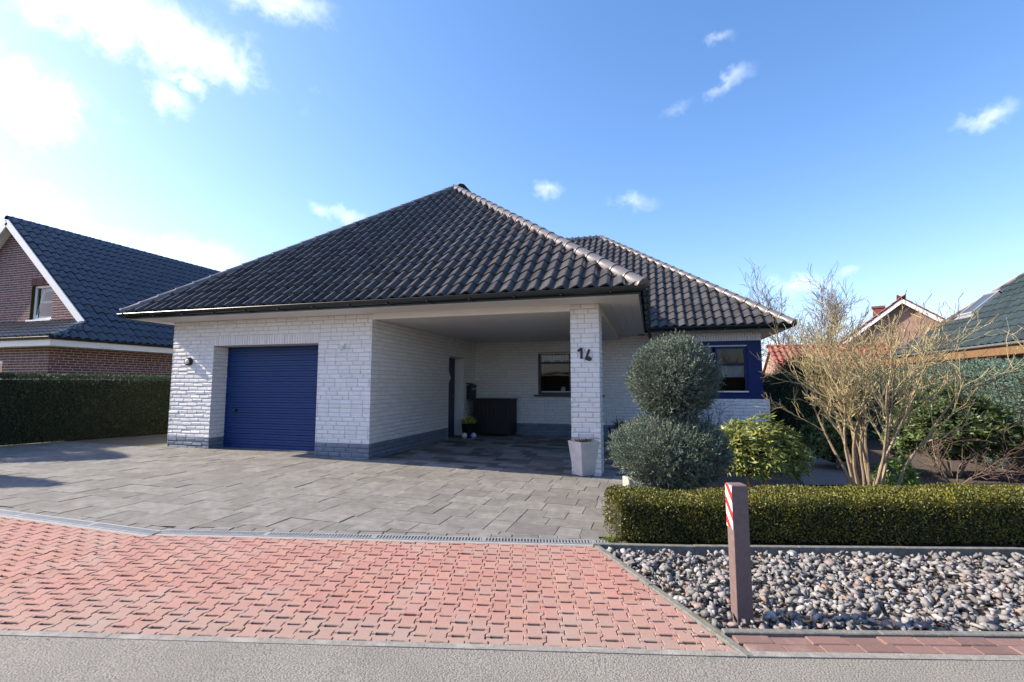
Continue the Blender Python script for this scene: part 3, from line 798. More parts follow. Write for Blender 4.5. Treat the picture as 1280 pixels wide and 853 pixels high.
# post
mb = MB()
for O, U, N, ph in (((-1.29,FY,0),PX,MY,0),((-.81,FY,0),PY,PX,1),((-.81,FY+.48,0),MX,PY,0),((-1.29,FY+.48,0),MY,MX,1)):
    bricks(mb, O, U, N, .48, -.307, ZS, bl=.24, phase=ph, rough=.0028)
mb.build('brick_post', WB, B)

# garage door
mb = MB(); z = -.06; W0, W1 = -8.90, -6.26
zt = 2.14; pz = -.06; k = 0
prof = []
while pz < zt:
    prof += [(8.472, pz+.002), (8.465, pz+.010), (8.465, pz+.048), (8.4725, pz+.053)] if k % 2 == 0 else [(8.4725, pz+.002), (8.464, pz+.008), (8.464, pz+.048), (8.478, pz+.053)]
    pz += .055; k += 1
vs = [(x, y, z) for y, z in prof for x in (W0, W1)]
mb.add(vs, [(2*i, 2*i+1, 2*i+3, 2*i+2) for i in range(len(prof)-1)])
mb.box(W0, W0+.045, 8.45, 8.48, -.1, 2.13); mb.box(W1-.045, W1, 8.45, 8.48, -.1, 2.13)
gd = mb.build('garage_door', MT['blue_paint'], B)
mb = MB(); mb.tube([(-8.6,8.47,.765),(-8.6,8.44,.765)], [.034,.030], 12); mb.tube([(-8.6,8.435,.765),(-8.6,8.42,.765)], .020, 10); mb.box(-8.612,-8.588,8.414,8.43,.70,.78)
mb.build('handle', MT['black'], gd)
mb = MB(); mb.tube([(-8.645,8.468,.765),(-8.645,8.455,.765)], .016, 10)
mb.build('lock', MT['brass'], gd)
mb = MB(); mb.box(-8.88,-6.28,8.36,8.60,-.30,gz(-7.6)+.012); mb.build('door_sill', MT['concrete'], B)

# side door in its recess
mb = MB(); mb.box(GX-.30,GX-.25,11.75,12.80,-.15,2.04)
sd = mb.build('front_door', MT['dark_blue'], B)
mb = MB()
for yy in (12.28,):
    mb.add([(GX-.247,yy,1.30),(GX-.247,yy+.20,1.50),(GX-.247,yy,1.72),(GX-.247,yy-.20,1.50)], [(0,1,2,3)])
mb.build('door_glass', MT['lamp_glass'], sd)
mb = MB(); mb.box(GX-.25,GX-.02,12.76,12.815,-.15,2.03); mb.build('door_frame', MT['white_trim'], sd)
mb = MB(); mb.tube([(GX-.25,12.66,1.0),(GX-.19,12.66,1.0),(GX-.19,12.55,1.0)], .012, 8); mb.build('handle', MT['galvanised'], sd)

def window(x0, x1, z0, z1, Y, fw, mat, parent, transom=None, mull=(), name='window'):
    mb = MB()
    mb.box(x0,x1,Y,Y+.07,z0,z0+fw); mb.box(x0,x1,Y,Y+.07,z1-fw,z1)
    mb.box(x0,x0+fw,Y+.001,Y+.069,z0+fw,z1-fw); mb.box(x1-fw,x1,Y+.001,Y+.069,z0+fw,z1-fw)
    for t in (transom or ()): mb.box(x0+fw,x1-fw,Y+.004,Y+.066,t-.028,t+.028)
    for m in mull: mb.box(m-.05,m+.05,Y+.002,Y+.068,z0+fw,z1-fw)
    w = mb.build(name, mat, parent, bevel=.004)
    mb = MB(); mb.quad((x0+fw,Y+.035,z0+fw),(x1-fw,Y+.035,z0+fw),(x1-fw,Y+.035,z1-fw),(x0+fw,Y+.035,z1-fw))
    mb.build('pane', MT['glass'], w)
    return w
def room(x0, x1, z0, z1, Y, depth, parent):
    mb = MB()
    mb.quad((x0,Y+depth,z0),(x1,Y+depth,z0),(x1,Y+depth,z1),(x0,Y+depth,z1))
    mb.quad((x0,Y,z0),(x1,Y,z0),(x1,Y+depth,z0),(x0,Y+depth,z0)); mb.quad((x0,Y,z1),(x1,Y,z1),(x1,Y+depth,z1),(x0,Y+depth,z1))
    mb.quad((x0,Y,z0),(x0,Y,z1),(x0,Y+depth,z1),(x0,Y+depth,z0)); mb.quad((x1,Y,z0),(x1,Y,z1),(x1,Y+depth,z1),(x1,Y+depth,z0))
    return mb.build('interior', MT['room_dark'], parent)
def drape(x0, x1, z0, z1, Y, parent, mat, wave=.02, pitch=.09, scallop=0.):
    n = max(4, int((x1-x0)/pitch*6)); vs = []
    for i in range(n+1):
        x = x0+(x1-x0)*i/n; y = Y+wave*math.sin(2*math.pi*(x-x0)/pitch)
        vs += [(x,y,z0+scallop*abs(math.sin(math.pi*(x-x0)/.3))),(x,y,z1)]
    mb = MB(); mb.add(vs, [(2*i,2*i+2,2*i+3,2*i+1) for i in range(n)])
    return mb.build('curtain', mat, parent, smooth=True)
cw = window(-3.15,-1.35,1.02,2.25,BY+.05,.07,MT['navy_frame'],B,transom=(1.94,),mull=(-2.2,))
mb = MB(); mb.box(-3.25,-1.25,BY-.10,BY+.05,.975,1.018); mb.build('sill', MT['black'], cw, bevel=.004)
mb = MB(); mb.box(-3.06,-1.44,BY+.045,BY+.055,1.092,1.125); mb.build('weather_bar', MT['galvanised'], cw)
mb = MB(); mb.box(-3.12,-1.38,BY+.025,BY+.045,2.195,2.235); mb.build('shutter_rail', MT['galvanised'], cw)
drape(-3.06,-1.44,1.97,2.16,BY+.18,B,MT['curtain'],scallop=.05)
room(-3.4,-1.1,.9,2.4,BY+.125,1.8,B)
mb = MB(); mb.lathe((-2.45,BY+.22,1.09), [(.0,0),(.06,.0),(.075,.12),(.045,.16),(.0,.16)], 14); mb.build('window_vase', MT['lamp_glass'], B, smooth=True)
bw = window(1.60,2.36,1.08,2.30,13.47,.065,MT['bay_blue'],B,transom=(1.83,))
mb = MB(); mb.box(1.60,2.36,13.42,13.49,1.115,1.15); mb.build('weather_bar', MT['white_trim'], bw)
mb = MB(); mb.box(.60,2.36,13.44,13.468,2.285,2.32); mb.build('shutter_rail', MT['galvanised'], bw)
bw2 = window(.60,1.56,1.08,2.30,13.47,.065,MT['bay_blue'],B,transom=(1.83,))
mb = MB(); mb.box(.60,1.56,13.42,13.49,1.115,1.15); mb.build('weather_bar', MT['white_trim'], bw2)
room(.45,2.45,1.0,2.42,13.55,1.6,B)
drape(1.66,2.30,1.50,1.80,13.62,B,MT['curtain'],wave=.010,pitch=.06)
drape(.66,1.50,1.50,1.80,13.62,B,MT['curtain'],wave=.010,pitch=.06)
mb = MB(); mb.box(2.36,2.695,13.44,13.53,1.08,2.428); mb.box(.40,.60,13.44,13.53,1.08,2.428); mb.box(.40,2.70,13.435,13.54,.955,1.078); mb.box(.60,2.36,13.46,13.53,2.322,2.428)
mb.box(2.63,2.697,13.53,13.70,.955,2.428)
mb.build('bay_panel', MT['bay_blue'], B, bevel=.004)

# ceiling, soffits, beams
mb = MB(); y = FY+.12
while y < BY-.01:
    mb.box(GX,-.93,y+.002,min(y+.118,BY),2.558,2.575); y += .12
mb.box(GX,-.93,FY+.1,BY,2.567,2.60)
mb.build('carport_ceiling', MT['board_white'], B)
mb = MB(); mb.box(GX+.002,-1.292,FY+.004,FY+.12,2.548,2.68); mb.box(-.955,-.815,FY+.485,BY-.003,2.548,2.68)
mb.build('beam', MT['white_paint'], B)
mb = MB()
for a, b in ((7.40,7.565),(7.57,7.735),(7.74,7.905),(7.91,8.21)):
    mb.box(-10.41,-.15,a,b,2.66,2.675)
for a, b in ((-.815,-.65),(-.645,-.48),(-.475,-.31),(-.305,-.15)):
    mb.box(a,b,8.213,12.999 if b > -.2 else 13.728,2.66,2.675)
mb.box(-10.41,-10.005,8.213,21.5,2.66,2.675)
mb.box(-.145,3.20,13.0,13.73,2.662,2.676); mb.box(2.705,3.2,13.733,22.5,2.662,2.676)
mb.box(GX,-.15,8.21,13.73,2.69,2.70)
mb.build('soffit', MT['white_paint'], B)
mb = MB()
mb.box(-10.45,-.12,7.385,7.40,2.655,2.79); mb.box(-.15,-.125,7.40,12.97,2.655,2.79); mb.box(-10.45,-10.41,7.40,21.5,2.655,2.79)
mb.box(-.12,3.22,12.985,13.0,2.655,2.79); mb.box(3.20,3.22,13.0,22.5,2.655,2.79)
mb.build('fascia', MT['gutter'], B)
mb = MB(); zg = 2.755
gutter_run(mb, (-10.53,7.315,zg), (-.04,7.315,zg), MY)
gutter_run(mb, (-.05,7.31,zg), (-.05,12.99,zg), PX)
gutter_run(mb, (-.04,12.915,zg), (3.34,12.915,zg), MY)
gutter_run(mb, (3.29,12.91,zg), (3.29,22.6,zg), PX)
gutter_run(mb, (-10.52,21.5,zg), (-10.52,7.31,zg), MX)
for x in np.arange(-10.3,-.2,.75): mb.box(x-.012,x+.012,7.24,7.40,zg-.078,zg-.062)
for y in np.arange(7.8,12.9,.75): mb.box(-.15,.02,y-.012,y+.012,zg-.078,zg-.062)
for x in np.arange(.3,3.2,.75): mb.box(x-.012,x+.012,12.84,12.99,zg-.078,zg-.062)
mb.build('gutter', MT['gutter'], B, smooth=True)
mb = MB(); mb.tube([(-.02,12.92,2.70),(-.02,12.92,2.62),(.04,13.4,2.42),(.06,13.64,2.30),(.06,13.66,2.2),(.06,13.66,-.25)], .045, 10)
for z in (2.05,1.0): mb.box(.0,.12,13.62,13.73,z,z+.03)
mb.build('downpipe', MT['gutter'], B, smooth=True)

# roofs
S, LN = .807, math.hypot(1,.807)
zr = 2.775
rf = MB(); rf.add([(-10.35,7.45,2.70),(-.2,7.45,2.70),(-5.275,12.525,6.8),(-10.35,22,2.70),(-.2,13.0,2.70),(-5.275,22,6.8)], [(0,1,2),(0,2,5,3),(1,4,5,2)])
roof = rf.build('roof', MT['tile_dark'], B)
tile_field('tile_field', (-10.45,7.35,zr), PX, (0,1,S), 10.35, 5.175*LN, MT['tile_dark'], roof,
           planes=[((-10.45,7.35,0),(1,-1,0)),((-.1,7.35,0),(-1,-1,0))])
tile_field('tile_field', (-.1,7.35,zr), PY, (-1,0,S), 10.8, 5.175*LN, MT['tile_dark'], roof,
           planes=[((-.1,7.35,0),(1,1,0)),((-.1,12.95,0),(-1,-1,0))])
tile_field('tile_field', (-10.45,22,zr), MY, (1,0,S), 14.65, 5.175*LN, MT['tile_dark'], roof, planes=[((-10.45,7.35,0),(-1,1,0))])
rf = MB(); rf.add([(-5.05,17.9,6.65),(-1.6,17.9,6.65),(3.2,22.75,2.7),(-5.05,22.75,2.7),(-.1,13.05,2.70),(3.2,13.05,2.70)], [(0,1,2,3),(0,4,5,1),(1,5,2)])
wroof = rf.build('wing_roof', MT['tile_dark'], B)
tile_field('tile_field', (-5.39,12.95,zr), PX, (0,1,S), 8.69, 4.95*LN, MT['tile_dark'], wroof,
           planes=[((3.3,12.95,0),(-1,-1,0)),((-.1,12.95,0),(1,1,0))])
tile_field('tile_field', (3.3,12.95,zr), PY, (-1,0,S), 9.9, 4.95*LN, MT['tile_dark'], wroof,
           planes=[((3.3,12.95,0),(1,1,0)),((3.3,22.85,0),(1,-1,0))])
pk = (-5.275,12.525,zr+5.175*S+.02)
cap_run('hip_caps', (-10.47,7.33,zr+.03), pk, MT['tile_cap'], roof)
cap_run('hip_caps', (-.08,7.33,zr+.03), pk, MT['tile_cap'], roof)
cap_run('ridge_caps', (-5.275,21,pk[2]-.10), (-5.275,13.0,pk[2]-.10), MT['tile_cap'], roof)
pw = (-1.65,17.9,zr+4.95*S+.02)
cap_run('hip_caps', (3.32,12.93,zr+.03), pw, MT['tile_cap'], wroof)
cap_run('ridge_caps', (-5.0,17.9,pw[2]), (-1.6,17.9,pw[2]), MT['tile_cap'], wroof)

# things fixed to or standing by the house
wl = thing('wall_lamp', 'round black bulkhead lamp on the white brick pier left of the garage door', 'wall lamp', (-9.51,FY,1.80))
mb = MB()
def yl(c, prof, n=24):
    vs, fs = [], []
    for r, d in prof:
        for k in range(n):
            t = 2*math.pi*k/n; vs.append((c[0]+r*math.cos(t), c[1]-d, c[2]+r*math.sin(t)))
    for i in range(len(prof)-1):
        for k in range(n):
            k2 = (k+1) % n; fs.append((i*n+k, i*n+k2, (i+1)*n+k2, (i+1)*n+k))
    fs.append(tuple((len(prof)-1)*n+k for k in range(n)))
    return vs, fs
mb.add(*yl((-9.51,FY,1.80), [(.088,0),(.088,.042),(.080,.062),(.060,.065),(.057,.050)])); mb.build('housing', MT['black'], wl, smooth=True)
mb = MB(); mb.add(*yl((-9.51,FY,1.80), [(.058,.050),(.054,.068),(.036,.080),(.012,.085)])); mb.build('lamp_glass', MT['lamp_glass'], wl, smooth=True)
ms = thing('motion_sensor', 'small cream motion sensor on the white brick pier right of the garage door', 'sensor', (-5.71,FY,2.05))
mb = MB(); mb.box(-5.745,-5.675,FY-.035,FY+.002,2.02,2.10); mb.build('sensor_base', MT['white_trim'], ms, bevel=.006)
mb = MB(); mb.ball((-5.71,FY-.045,2.02),(.032,.030,.036),12); mb.build('sensor_head', MT['white_paint'], ms, smooth=True)

hn = thing('house_number', 'black metal house number 16 on the white brick post', 'house number', (-1.06,FY,1.80))
def stroke(pts, w, closed=False):
    mb = MB(); n = len(pts)
    for i in range(n if closed else n-1):
        a, b = V3(*pts[i]), V3(*pts[(i+1) % n]); d = unit(b-a); c = (a+b)/2
        L_ = np.linalg.norm(b-a)/2
        mb.obox((c[0], FY-.016, c[1]), (d[0],0,d[1]), (0,1,0), (-d[1],0,d[0]), L_+w*.30, .010-.0006*i, w/2)
    return mb
stroke([(-1.158,1.870),(-1.106,1.905),(-1.106,1.745)], .038).build('digit', MT['black'], hn, bevel=.003)
stroke([(-.978,1.880),(-1.034,1.733),(-.975,1.712),(-.952,1.728),(-.975,1.752),(-1.012,1.760)], .036).build('digit', MT['black'], hn, bevel=.003)

mbx = thing('mailbox', 'black mailbox on the white wall of the carport beside the front door', 'mailbox', (GX,13.25,1.1))
mb = MB(); mb.box(GX+.004,GX+.15,13.02,13.44,.88,1.28); bo = mb.build('box_body', MT['black'], mbx, bevel=.012)
mb = MB(); mb.add([(GX+.002,13.0,1.345),(GX+.18,13.0,1.27),(GX+.18,13.0,1.288),(GX+.002,13.0,1.363),(GX+.002,13.46,1.345),(GX+.18,13.46,1.27),(GX+.18,13.46,1.288),(GX+.002,13.46,1.363)],
    [(0,1,2,3),(7,6,5,4),(0,4,5,1),(1,5,6,2),(2,6,7,3),(3,7,4,0)]); mb.build('lid', MT['black'], mbx)
mb = MB(); mb.box(GX+.151,GX+.156,13.08,13.38,1.17,1.205); mb.build('slot', MT['galvanised'], mbx)

bb = thing('bin_store', 'dark slatted bin box against the back wall of the carport', 'bin box', (-4.3,13.3,gz(-4.3)))
mb = MB(); g0 = gz(-4.3)
for i in range(9):
    x = -4.84+i*.118; mb.box(x,x+.112,12.96,12.985,g0+.05,g0+.98)
for i in range(5):
    y = 12.99+i*.13; mb.box(-3.79,-3.765,y,y+.124,g0+.05,g0+.98); mb.box(-4.865,-4.84,y,y+.124,g0+.05,g0+.98)
mb.box(-4.83,-3.80,12.99,13.64,g0+.04,g0+.97); mb.build('box_body', MT['bin_dark'], bb)
mb = MB(); mb.box(-4.89,-3.74,12.93,13.68,g0+.985,g0+1.02); mb.build('lid', MT['bin_dark'], bb, bevel=.006)
for x in (-4.80,-3.84):
    for y in (13.0,13.62):
        mb = MB(); mb.box(x-.03,x+.03,y-.03,y+.03,g0-.002,g0+.05); mb.build('foot', MT['black'], bb)

ps = thing('plant_stand', 'dark round pot with yellow flowers beside the black bin box', 'potted plant', (-4.75,12.35,gz(-4.75)))
g0 = gz(-4.75)
mb = MB(); mb.lathe((-4.75,12.35,g0), [(0,.001),(.15,.001),(.19,.34),(.205,.36),(.19,.37),(.17,.34),(0,.33)], 20); mb.build('pot', MT['black'], ps, smooth=True)
def leaf_verts(P, D, Wd, L, W, fold=0.0):
    n = len(P); L = np.broadcast_to(L, (n,))[:,None]; W = np.broadcast_to(W, (n,))[:,None]
    Nn = np.cross(D, Wd)
    a = P; b = P+D*L*.45+Wd*W*.5+Nn*W*fold; c = P+D*L; d = P+D*L*.45-Wd*W*.5+Nn*W*fold
    V = np.stack([a,b,c,d],1).reshape(-1,3)
    F = np.arange(4*n).reshape(-1,4)
    return V, F
def leaves(name, P, D, L, W, mat, parent, fold=.12, up=None):
    D = D/np.linalg.norm(D,axis=1,keepdims=True)
    r = NPR.normal(size=P.shape) if up is None else up+NPR.normal(size=P.shape)*.5
    Wd = np.cross(D, r); Wd /= np.linalg.norm(Wd,axis=1,keepdims=True)+1e-9
    V, F = leaf_verts(P, D, Wd, L, W, fold)
    return np_mesh(name, V, F, mat, parent)
n = 260; P = V3(-4.75,12.35,g0+.36)+NPR.normal(size=(n,3))*V3(.07,.07,.03); D = NPR.normal(size=(n,3))*.6+V3(0,0,1)
leaves('flowers', P, D, .13, .035, MT['yellow_flower'], ps)
for i, (x, y) in enumerate(((-4.74,12.02),(-4.52,12.12))):
    o = thing('garden_ball', ('white glazed garden ball on the carport paving in front of the dark flower pot','blue and white glazed garden ball on the carport paving near the bin box')[i], 'garden ball', (x,y,gz(x)))
    mb = MB(); mb.ball((x,y,gz(x)+.075),.077,18); mb.build('globe', MT['lamp_glass'] if i == 0 else MT['ball_white'], o, smooth=True)
    mb = MB(); mb.lathe((x,y,gz(x)), [(.035,.001),(.045,.001),(.038,.012),(.03,.012)], 14); mb.build('foot', MT['galvanised'], o)

bp = thing('flower_pot', 'dark blue flower pot with a spindly plant behind the white brick post', 'flower pot', (-.88,12.6,gz(-.88)))
g0 = gz(-.88)
mb = MB(); mb.lathe((-.88,12.6,g0), [(0,.001),(.15,.001),(.20,.36),(.215,.37),(.215,.40),(.19,.40),(.18,.34),(0,.33)], 20); mb.build('pot', MT['pot_blue'], bp, smooth=True)
n = 160; P = V3(-.80,12.6,g0+.40)+NPR.normal(size=(n,3))*V3(.10,.10,.06); D = NPR.normal(size=(n,3))*.7+V3(0,0,.8)
leaves('foliage', P, D, .11, .03, MT['rhodo'], bp)
mb = MB()
for k in range(5):
    a = RND.uniform(0,6.28); mb.tube([(-.80,12.6,g0+.34),(-.80+.06*math.cos(a),12.6+.06*math.sin(a),g0+.52),(-.75+.12*math.cos(a),12.6+.12*math.sin(a),g0+.70)], [.006,.004,.002], 5)
mb.build('stems', MT['twig_dark'], bp)

# square tapered planter in front of the post
pt = thing('planter', 'tall tapered square grey planter in front of the white brick post', 'planter', (-1.09,8.10,gz(-1.09)))
g0 = gz(-1.09); mb = MB(); a0 = math.radians(42.6)
def sq(hw, z, c=(-1.09,8.10)):
    return [(c[0]+hw*1.414*math.cos(a0+math.pi/4+k*math.pi/2), c[1]+hw*1.414*math.sin(a0+math.pi/4+k*math.pi/2), z) for k in range(4)]
rings = [sq(.128,g0+.003), sq(.19,g0+.545), sq(.165,g0+.545), sq(.155,g0+.46)]
vs = [p for r in rings for p in r]; fs = [(3,2,1,0)]
for i in range(3): fs += [(i*4+k, i*4+(k+1)%4, (i+1)*4+(k+1)%4, (i+1)*4+k) for k in range(4)]
mb.add(vs, fs); mb.build('planter_box', MT['planter'], pt, bevel=.004)
mb = MB(); mb.poly(sq(.158,g0+.50)); mb.build('potting_soil', MT['soil'], pt)
dp = thing('dried_plant', 'withered brown plant lying in the grey planter', 'dried plant', (-1.09,8.10,g0+.50))
mb = MB()
for k in range(70):
    a = RND.uniform(0,6.28); r = .03+.10*RND.random()
    p = V3(-1.09+.05*RND.gauss(0,1), 8.10+.05*RND.gauss(0,1), g0+.50)
    q = p+V3(math.cos(a)*r, math.sin(a)*r, .05+.05*RND.random()); e = q+V3(math.cos(a)*r*1.0, math.sin(a)*r*1.0, -.03+.05*RND.random())
    mb.tube([p,q,e], [.0035,.003,.0015], 4)
mb.build('stems', MT['dry_plant'], dp)
n = 240; P = V3(-1.09,8.10,g0+.54)+NPR.normal(size=(n,3))*V3(.075,.075,.018); D = NPR.normal(size=(n,3))+V3(0,0,.3)
leaves('dead_leaves', P, D, .055, .016, MT['dry_plant'], dp)

# striped marker post in the gravel
bl = thing('marker_post', 'square brown plastic post with a red and white reflective strip in the gravel bed', 'post', (*st(.69,.52), gz(.53)))
bx, by = st(.69,.52); g0 = gz(bx)
th = math.radians(14); fx = V3(math.cos(th), math.sin(th), 0); fy = V3(-math.sin(th), math.cos(th), 0); lean = V3(-.004,-.004,1)
def pp(u, v, z): return V3(bx,by,g0)+fx*u+fy*v+lean*z
mb = MB(); hw = .052; H_ = .832
vs, fs = [], []
for z, w in ((-.1,hw),(.45,hw*.99),(H_-.006,hw),(H_,hw-.006)):
    vs += [pp(-w,-w,z),pp(w,-w,z),pp(w,w,z),pp(-w,w,z)]
for i in range(3): fs += [(i*4+k, i*4+(k+1)%4, (i+1)*4+(k+1)%4, (i+1)*4+k) for k in range(4)]
fs.append((12,13,14,15)); mb.add(vs, fs)
mb.build('post_body', MT['plastic_post'], bl, bevel=.004)
mb = MB(); za, zb = H_-.285, H_-.006; u_ = -hw-.0025
def facepoly(pts, mi): mb.poly([pp(u_, v, z) for v, z in pts], mi)
band = .062; w2 = hw-.001; kk = 0; z = za-.2
def clipz(poly):
    for lim, sg in ((za,1),(zb,-1)):
        out = []
        for i in range(len(poly)):
            a, b = poly[i], poly[(i+1)%len(poly)]
            ia, ib = (a[1]-lim)*sg >= 0, (b[1]-lim)*sg >= 0
            if ia: out.append(a)
            if ia != ib:
                t = (lim-a[1])/(b[1]-a[1]); out.append((a[0]+(b[0]-a[0])*t, lim))
        poly = out
        if not poly: return poly
    return poly
while z < zb+.2:
    q = clipz([(-w2,z),(-w2,z+band),(w2,z+band+.10),(w2,z+.10)])
    if len(q) > 2: facepoly(q, kk % 2)
    z += band; kk += 1
mb.build('reflective_strip', [MT['refl_red'], MT['refl_white']], bl)

es = thing('edging_stone', 'pale upright edging stone at the corner of the planting bed below the topiary', 'edging stone', (-.36,7.35,gz(-.36)))
mb = MB(); mb.obox((-.36,7.35,gz(-.36)+.05), (1,.4,0), (-.4,1,0), (0,0,1), .035, .14, .09); mb.obox((-.25,7.28,gz(-.3)+.02), (1,.25,0), (-.25,1,0), (0,0,1), .12, .03, .06)
mb.build('stone_blocks', MT['white_stone'], es, bevel=.012)

# ------------------------------------------------------------------ plants
def lump(P, f=5.0, seed=0.):
    x, y, z = P[:,0]*f+seed, P[:,1]*f+seed*1.7, P[:,2]*f+seed*.6
    return (np.sin(x*1.1+1.3*np.sin(y*.9+z*.5))+np.sin(y*1.3+1.1*np.sin(z*1.2+x*.4))+np.sin(z*1.5+1.2*np.sin(x*.8-y*.7)))/3
def sphere_dirs(n):
    D = NPR.normal(size=(n,3)); return D/np.linalg.norm(D,axis=1,keepdims=True)
def sprigs(name, P, D, mat, parent, k, length, L, W, spread=.55, fold=.1):
    """feathery sprigs: k small leaves strung along each sprig"""
    n = len(P); D = D/np.linalg.norm(D,axis=1,keepdims=True)
    ln = length*NPR.uniform(.6,1.25,size=n)
    t = np.tile(np.linspace(0,1,k), n)
    Pr, Dr, lr = np.repeat(P,k,0), np.repeat(D,k,0), np.repeat(ln,k)
    PP = Pr+Dr*(t*lr)[:,None]+NPR.normal(size=(n*k,3))*length*.04
    DD = Dr*(.55+.6*t)[:,None]+NPR.normal(size=(n*k,3))*spread
    LL = L*NPR.uniform(.7,1.2,size=n*k)
    return leaves(name, PP, DD, LL, W*NPR.uniform(.8,1.2,size=n*k), mat, parent, fold)
def core(name, c, r, mat, parent, n=20):
    mb = MB(); mb.ball(c, r, n); 
    V = np.array(mb.v); 
    V2 = V3(*c)+(V-V3(*c))*(1+.06*lump(V, 7))[:,None]
    mb.v = [tuple(p) for p in V2]
    return mb.build(name, mat, parent, smooth=True)

# the two-ball conifer
g0 = gz(.25)
TU, TRU = (.26,6.3,1.36), (.515,.50,.495)
TL, TRL = (.19,6.3,.45), (.705,.66,.455)
tp = thing('topiary', 'grey-green conifer clipped into two stacked balls behind the low hedge', 'topiary', (.22,6.3,g0))
mb = MB(); mb.tube([(.22,6.3,g0-.1),(.23,6.31,.2),(.22,6.3,.8),(.26,6.3,1.3)], [.07,.065,.055,.04], 8); mb.build('trunk', MT['bark_brown'], tp, smooth=True)
def conifer_ball(c, r, n, seed, bottom=1.0):
    D = sphere_dirs(n); D = D[D[:,2] > -.93]
    lf = 1+.065*lump(D, 4.5, seed)+.05*lump(D, 12, seed*2)+.10*np.maximum(NPR.random(len(D))-.93,0)/.07*NPR.random(len(D))
    depth = 1-.20*NPR.random(len(D))**1.8
    R_ = V3(*r)
    P = V3(*c)+D*R_*(lf*depth)[:,None]*.91
    if bottom < 1:
        k = np.where(P[:,2] < c[2], 1-(1-bottom)*((c[2]-P[:,2])/r[2])**1.5, 1)
        P[:,0] = c[0]+(P[:,0]-c[0])*k; P[:,1] = c[1]+(P[:,1]-c[1])*k
    nrm = D/R_
    nrm /= np.linalg.norm(nrm,axis=1,keepdims=True)
    d = nrm*.75+V3(0,0,.55)+NPR.normal(size=P.shape)*.33
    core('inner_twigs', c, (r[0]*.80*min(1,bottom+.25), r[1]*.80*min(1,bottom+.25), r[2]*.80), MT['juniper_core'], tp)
    return sprigs('foliage', P, d, MT['juniper'], tp, 13, .10, .031, .0092, spread=.40)
conifer_ball(TU, TRU, 4400, 1.0)
conifer_ball(TL, TRL, 6300, 4.0, .42)

# the low hedge along the gravel bed
def hedge_points(n, L_, T, z0, z1, rnd, weights=(1,.5,1,.25,.25), lumpa=.03, f=4., seed=0.):
    """points and normals on a rounded box: front (n=-t), back, top, two ends; frame (s, t, z)"""
    H = z1-z0
    w = np.array(weights)*np.array([L_*H, L_*H, L_*T, T*H, T*H]); w = w/w.sum()
    ch = NPR.choice(5, size=n, p=w)
    P = np.stack([NPR.random(n)*L_, NPR.random(n)*T, z0+NPR.random(n)*H], 1); N_ = np.zeros((n,3))
    for k, ax, val, nn in ((0,1,0,(0,-1,0)),(1,1,T,(0,1,0)),(2,2,z1,(0,0,1)),(3,0,0,(-1,0,0)),(4,0,L_,(1,0,0))):
        m = ch == k; P[m,ax] = val; N_[m] = nn
    lo = V3(rnd, rnd, z0); hi = V3(L_-rnd, T-rnd, z1-rnd)
    Q = np.minimum(np.maximum(P, lo), hi)
    d = P-Q; ln = np.linalg.norm(d,axis=1,keepdims=True)
    nrm = np.where(ln > 1e-6, d/np.maximum(ln,1e-6), N_)
    P = Q+nrm*np.minimum(ln, rnd)
    P = P+nrm*(lumpa*lump(P, f, seed)+lumpa*.5*lump(P, f*2.7, seed+3))[:,None]
    return P, nrm
def to_world(P, N_, org, e1, e2):
    e1, e2 = V3(*e1), V3(*e2)
    W = V3(*org)+P[:,:1]*e1+P[:,1:2]*e2+P[:,2:]*V3(0,0,1)
    Nw = N_[:,:1]*e1+N_[:,1:2]*e2+N_[:,2:]*V3(0,0,1)
    return W, Nw
g0 = gz(1)
bh = thing('box_hedge', 'low clipped yellow-green box hedge along the back of the gravel bed', 'hedge', (*st(2.6,2.2), g0))
P, N_ = hedge_points(92000, 8.2, .66, .02, .445, .12, lumpa=.022, f=7)
P = P-N_*(NPR.random(len(P))**1.6*.075)[:,None]
P[:,2] *= 1-.15*np.exp(-((P[:,0]-.85)/.62)**2)+.02*np.sin(P[:,0]*2.1)
W_, Nw = to_world(P, N_, (*st(.10,1.885), g0), sdir, tdir)
D = Nw*.35+V3(0,0,.65)+NPR.normal(size=W_.shape)*.55
leaves('foliage', W_, D, NPR.uniform(.015,.030,len(W_)), NPR.uniform(.010,.017,len(W_)), MT['box_leaf'], bh, .15)
mb = MB()
for i in range(21):
    c = st(.20+i*.38+.19, 2.215); mb.obox((c[0],c[1],g0+.18), sdir, tdir, (0,0,1), .19, .255, .155)
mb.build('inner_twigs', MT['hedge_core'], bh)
wd = thing('weed_tuft', 'small green weed tuft at the end of the drain by the hedge', 'weed', (*st(.12,1.95), gz(-.4)))
n = 220; p0 = st(.10,1.95); P = V3(p0[0],p0[1],gz(-.4))+NPR.normal(size=(n,3))*V3(.03,.025,.0)+V3(0,0,-.004); D = NPR.normal(size=(n,3))*.7+V3(0,0,.8)
leaves('blades', P, D, NPR.uniform(.03,.07,n), .009, MT['weed'], wd)

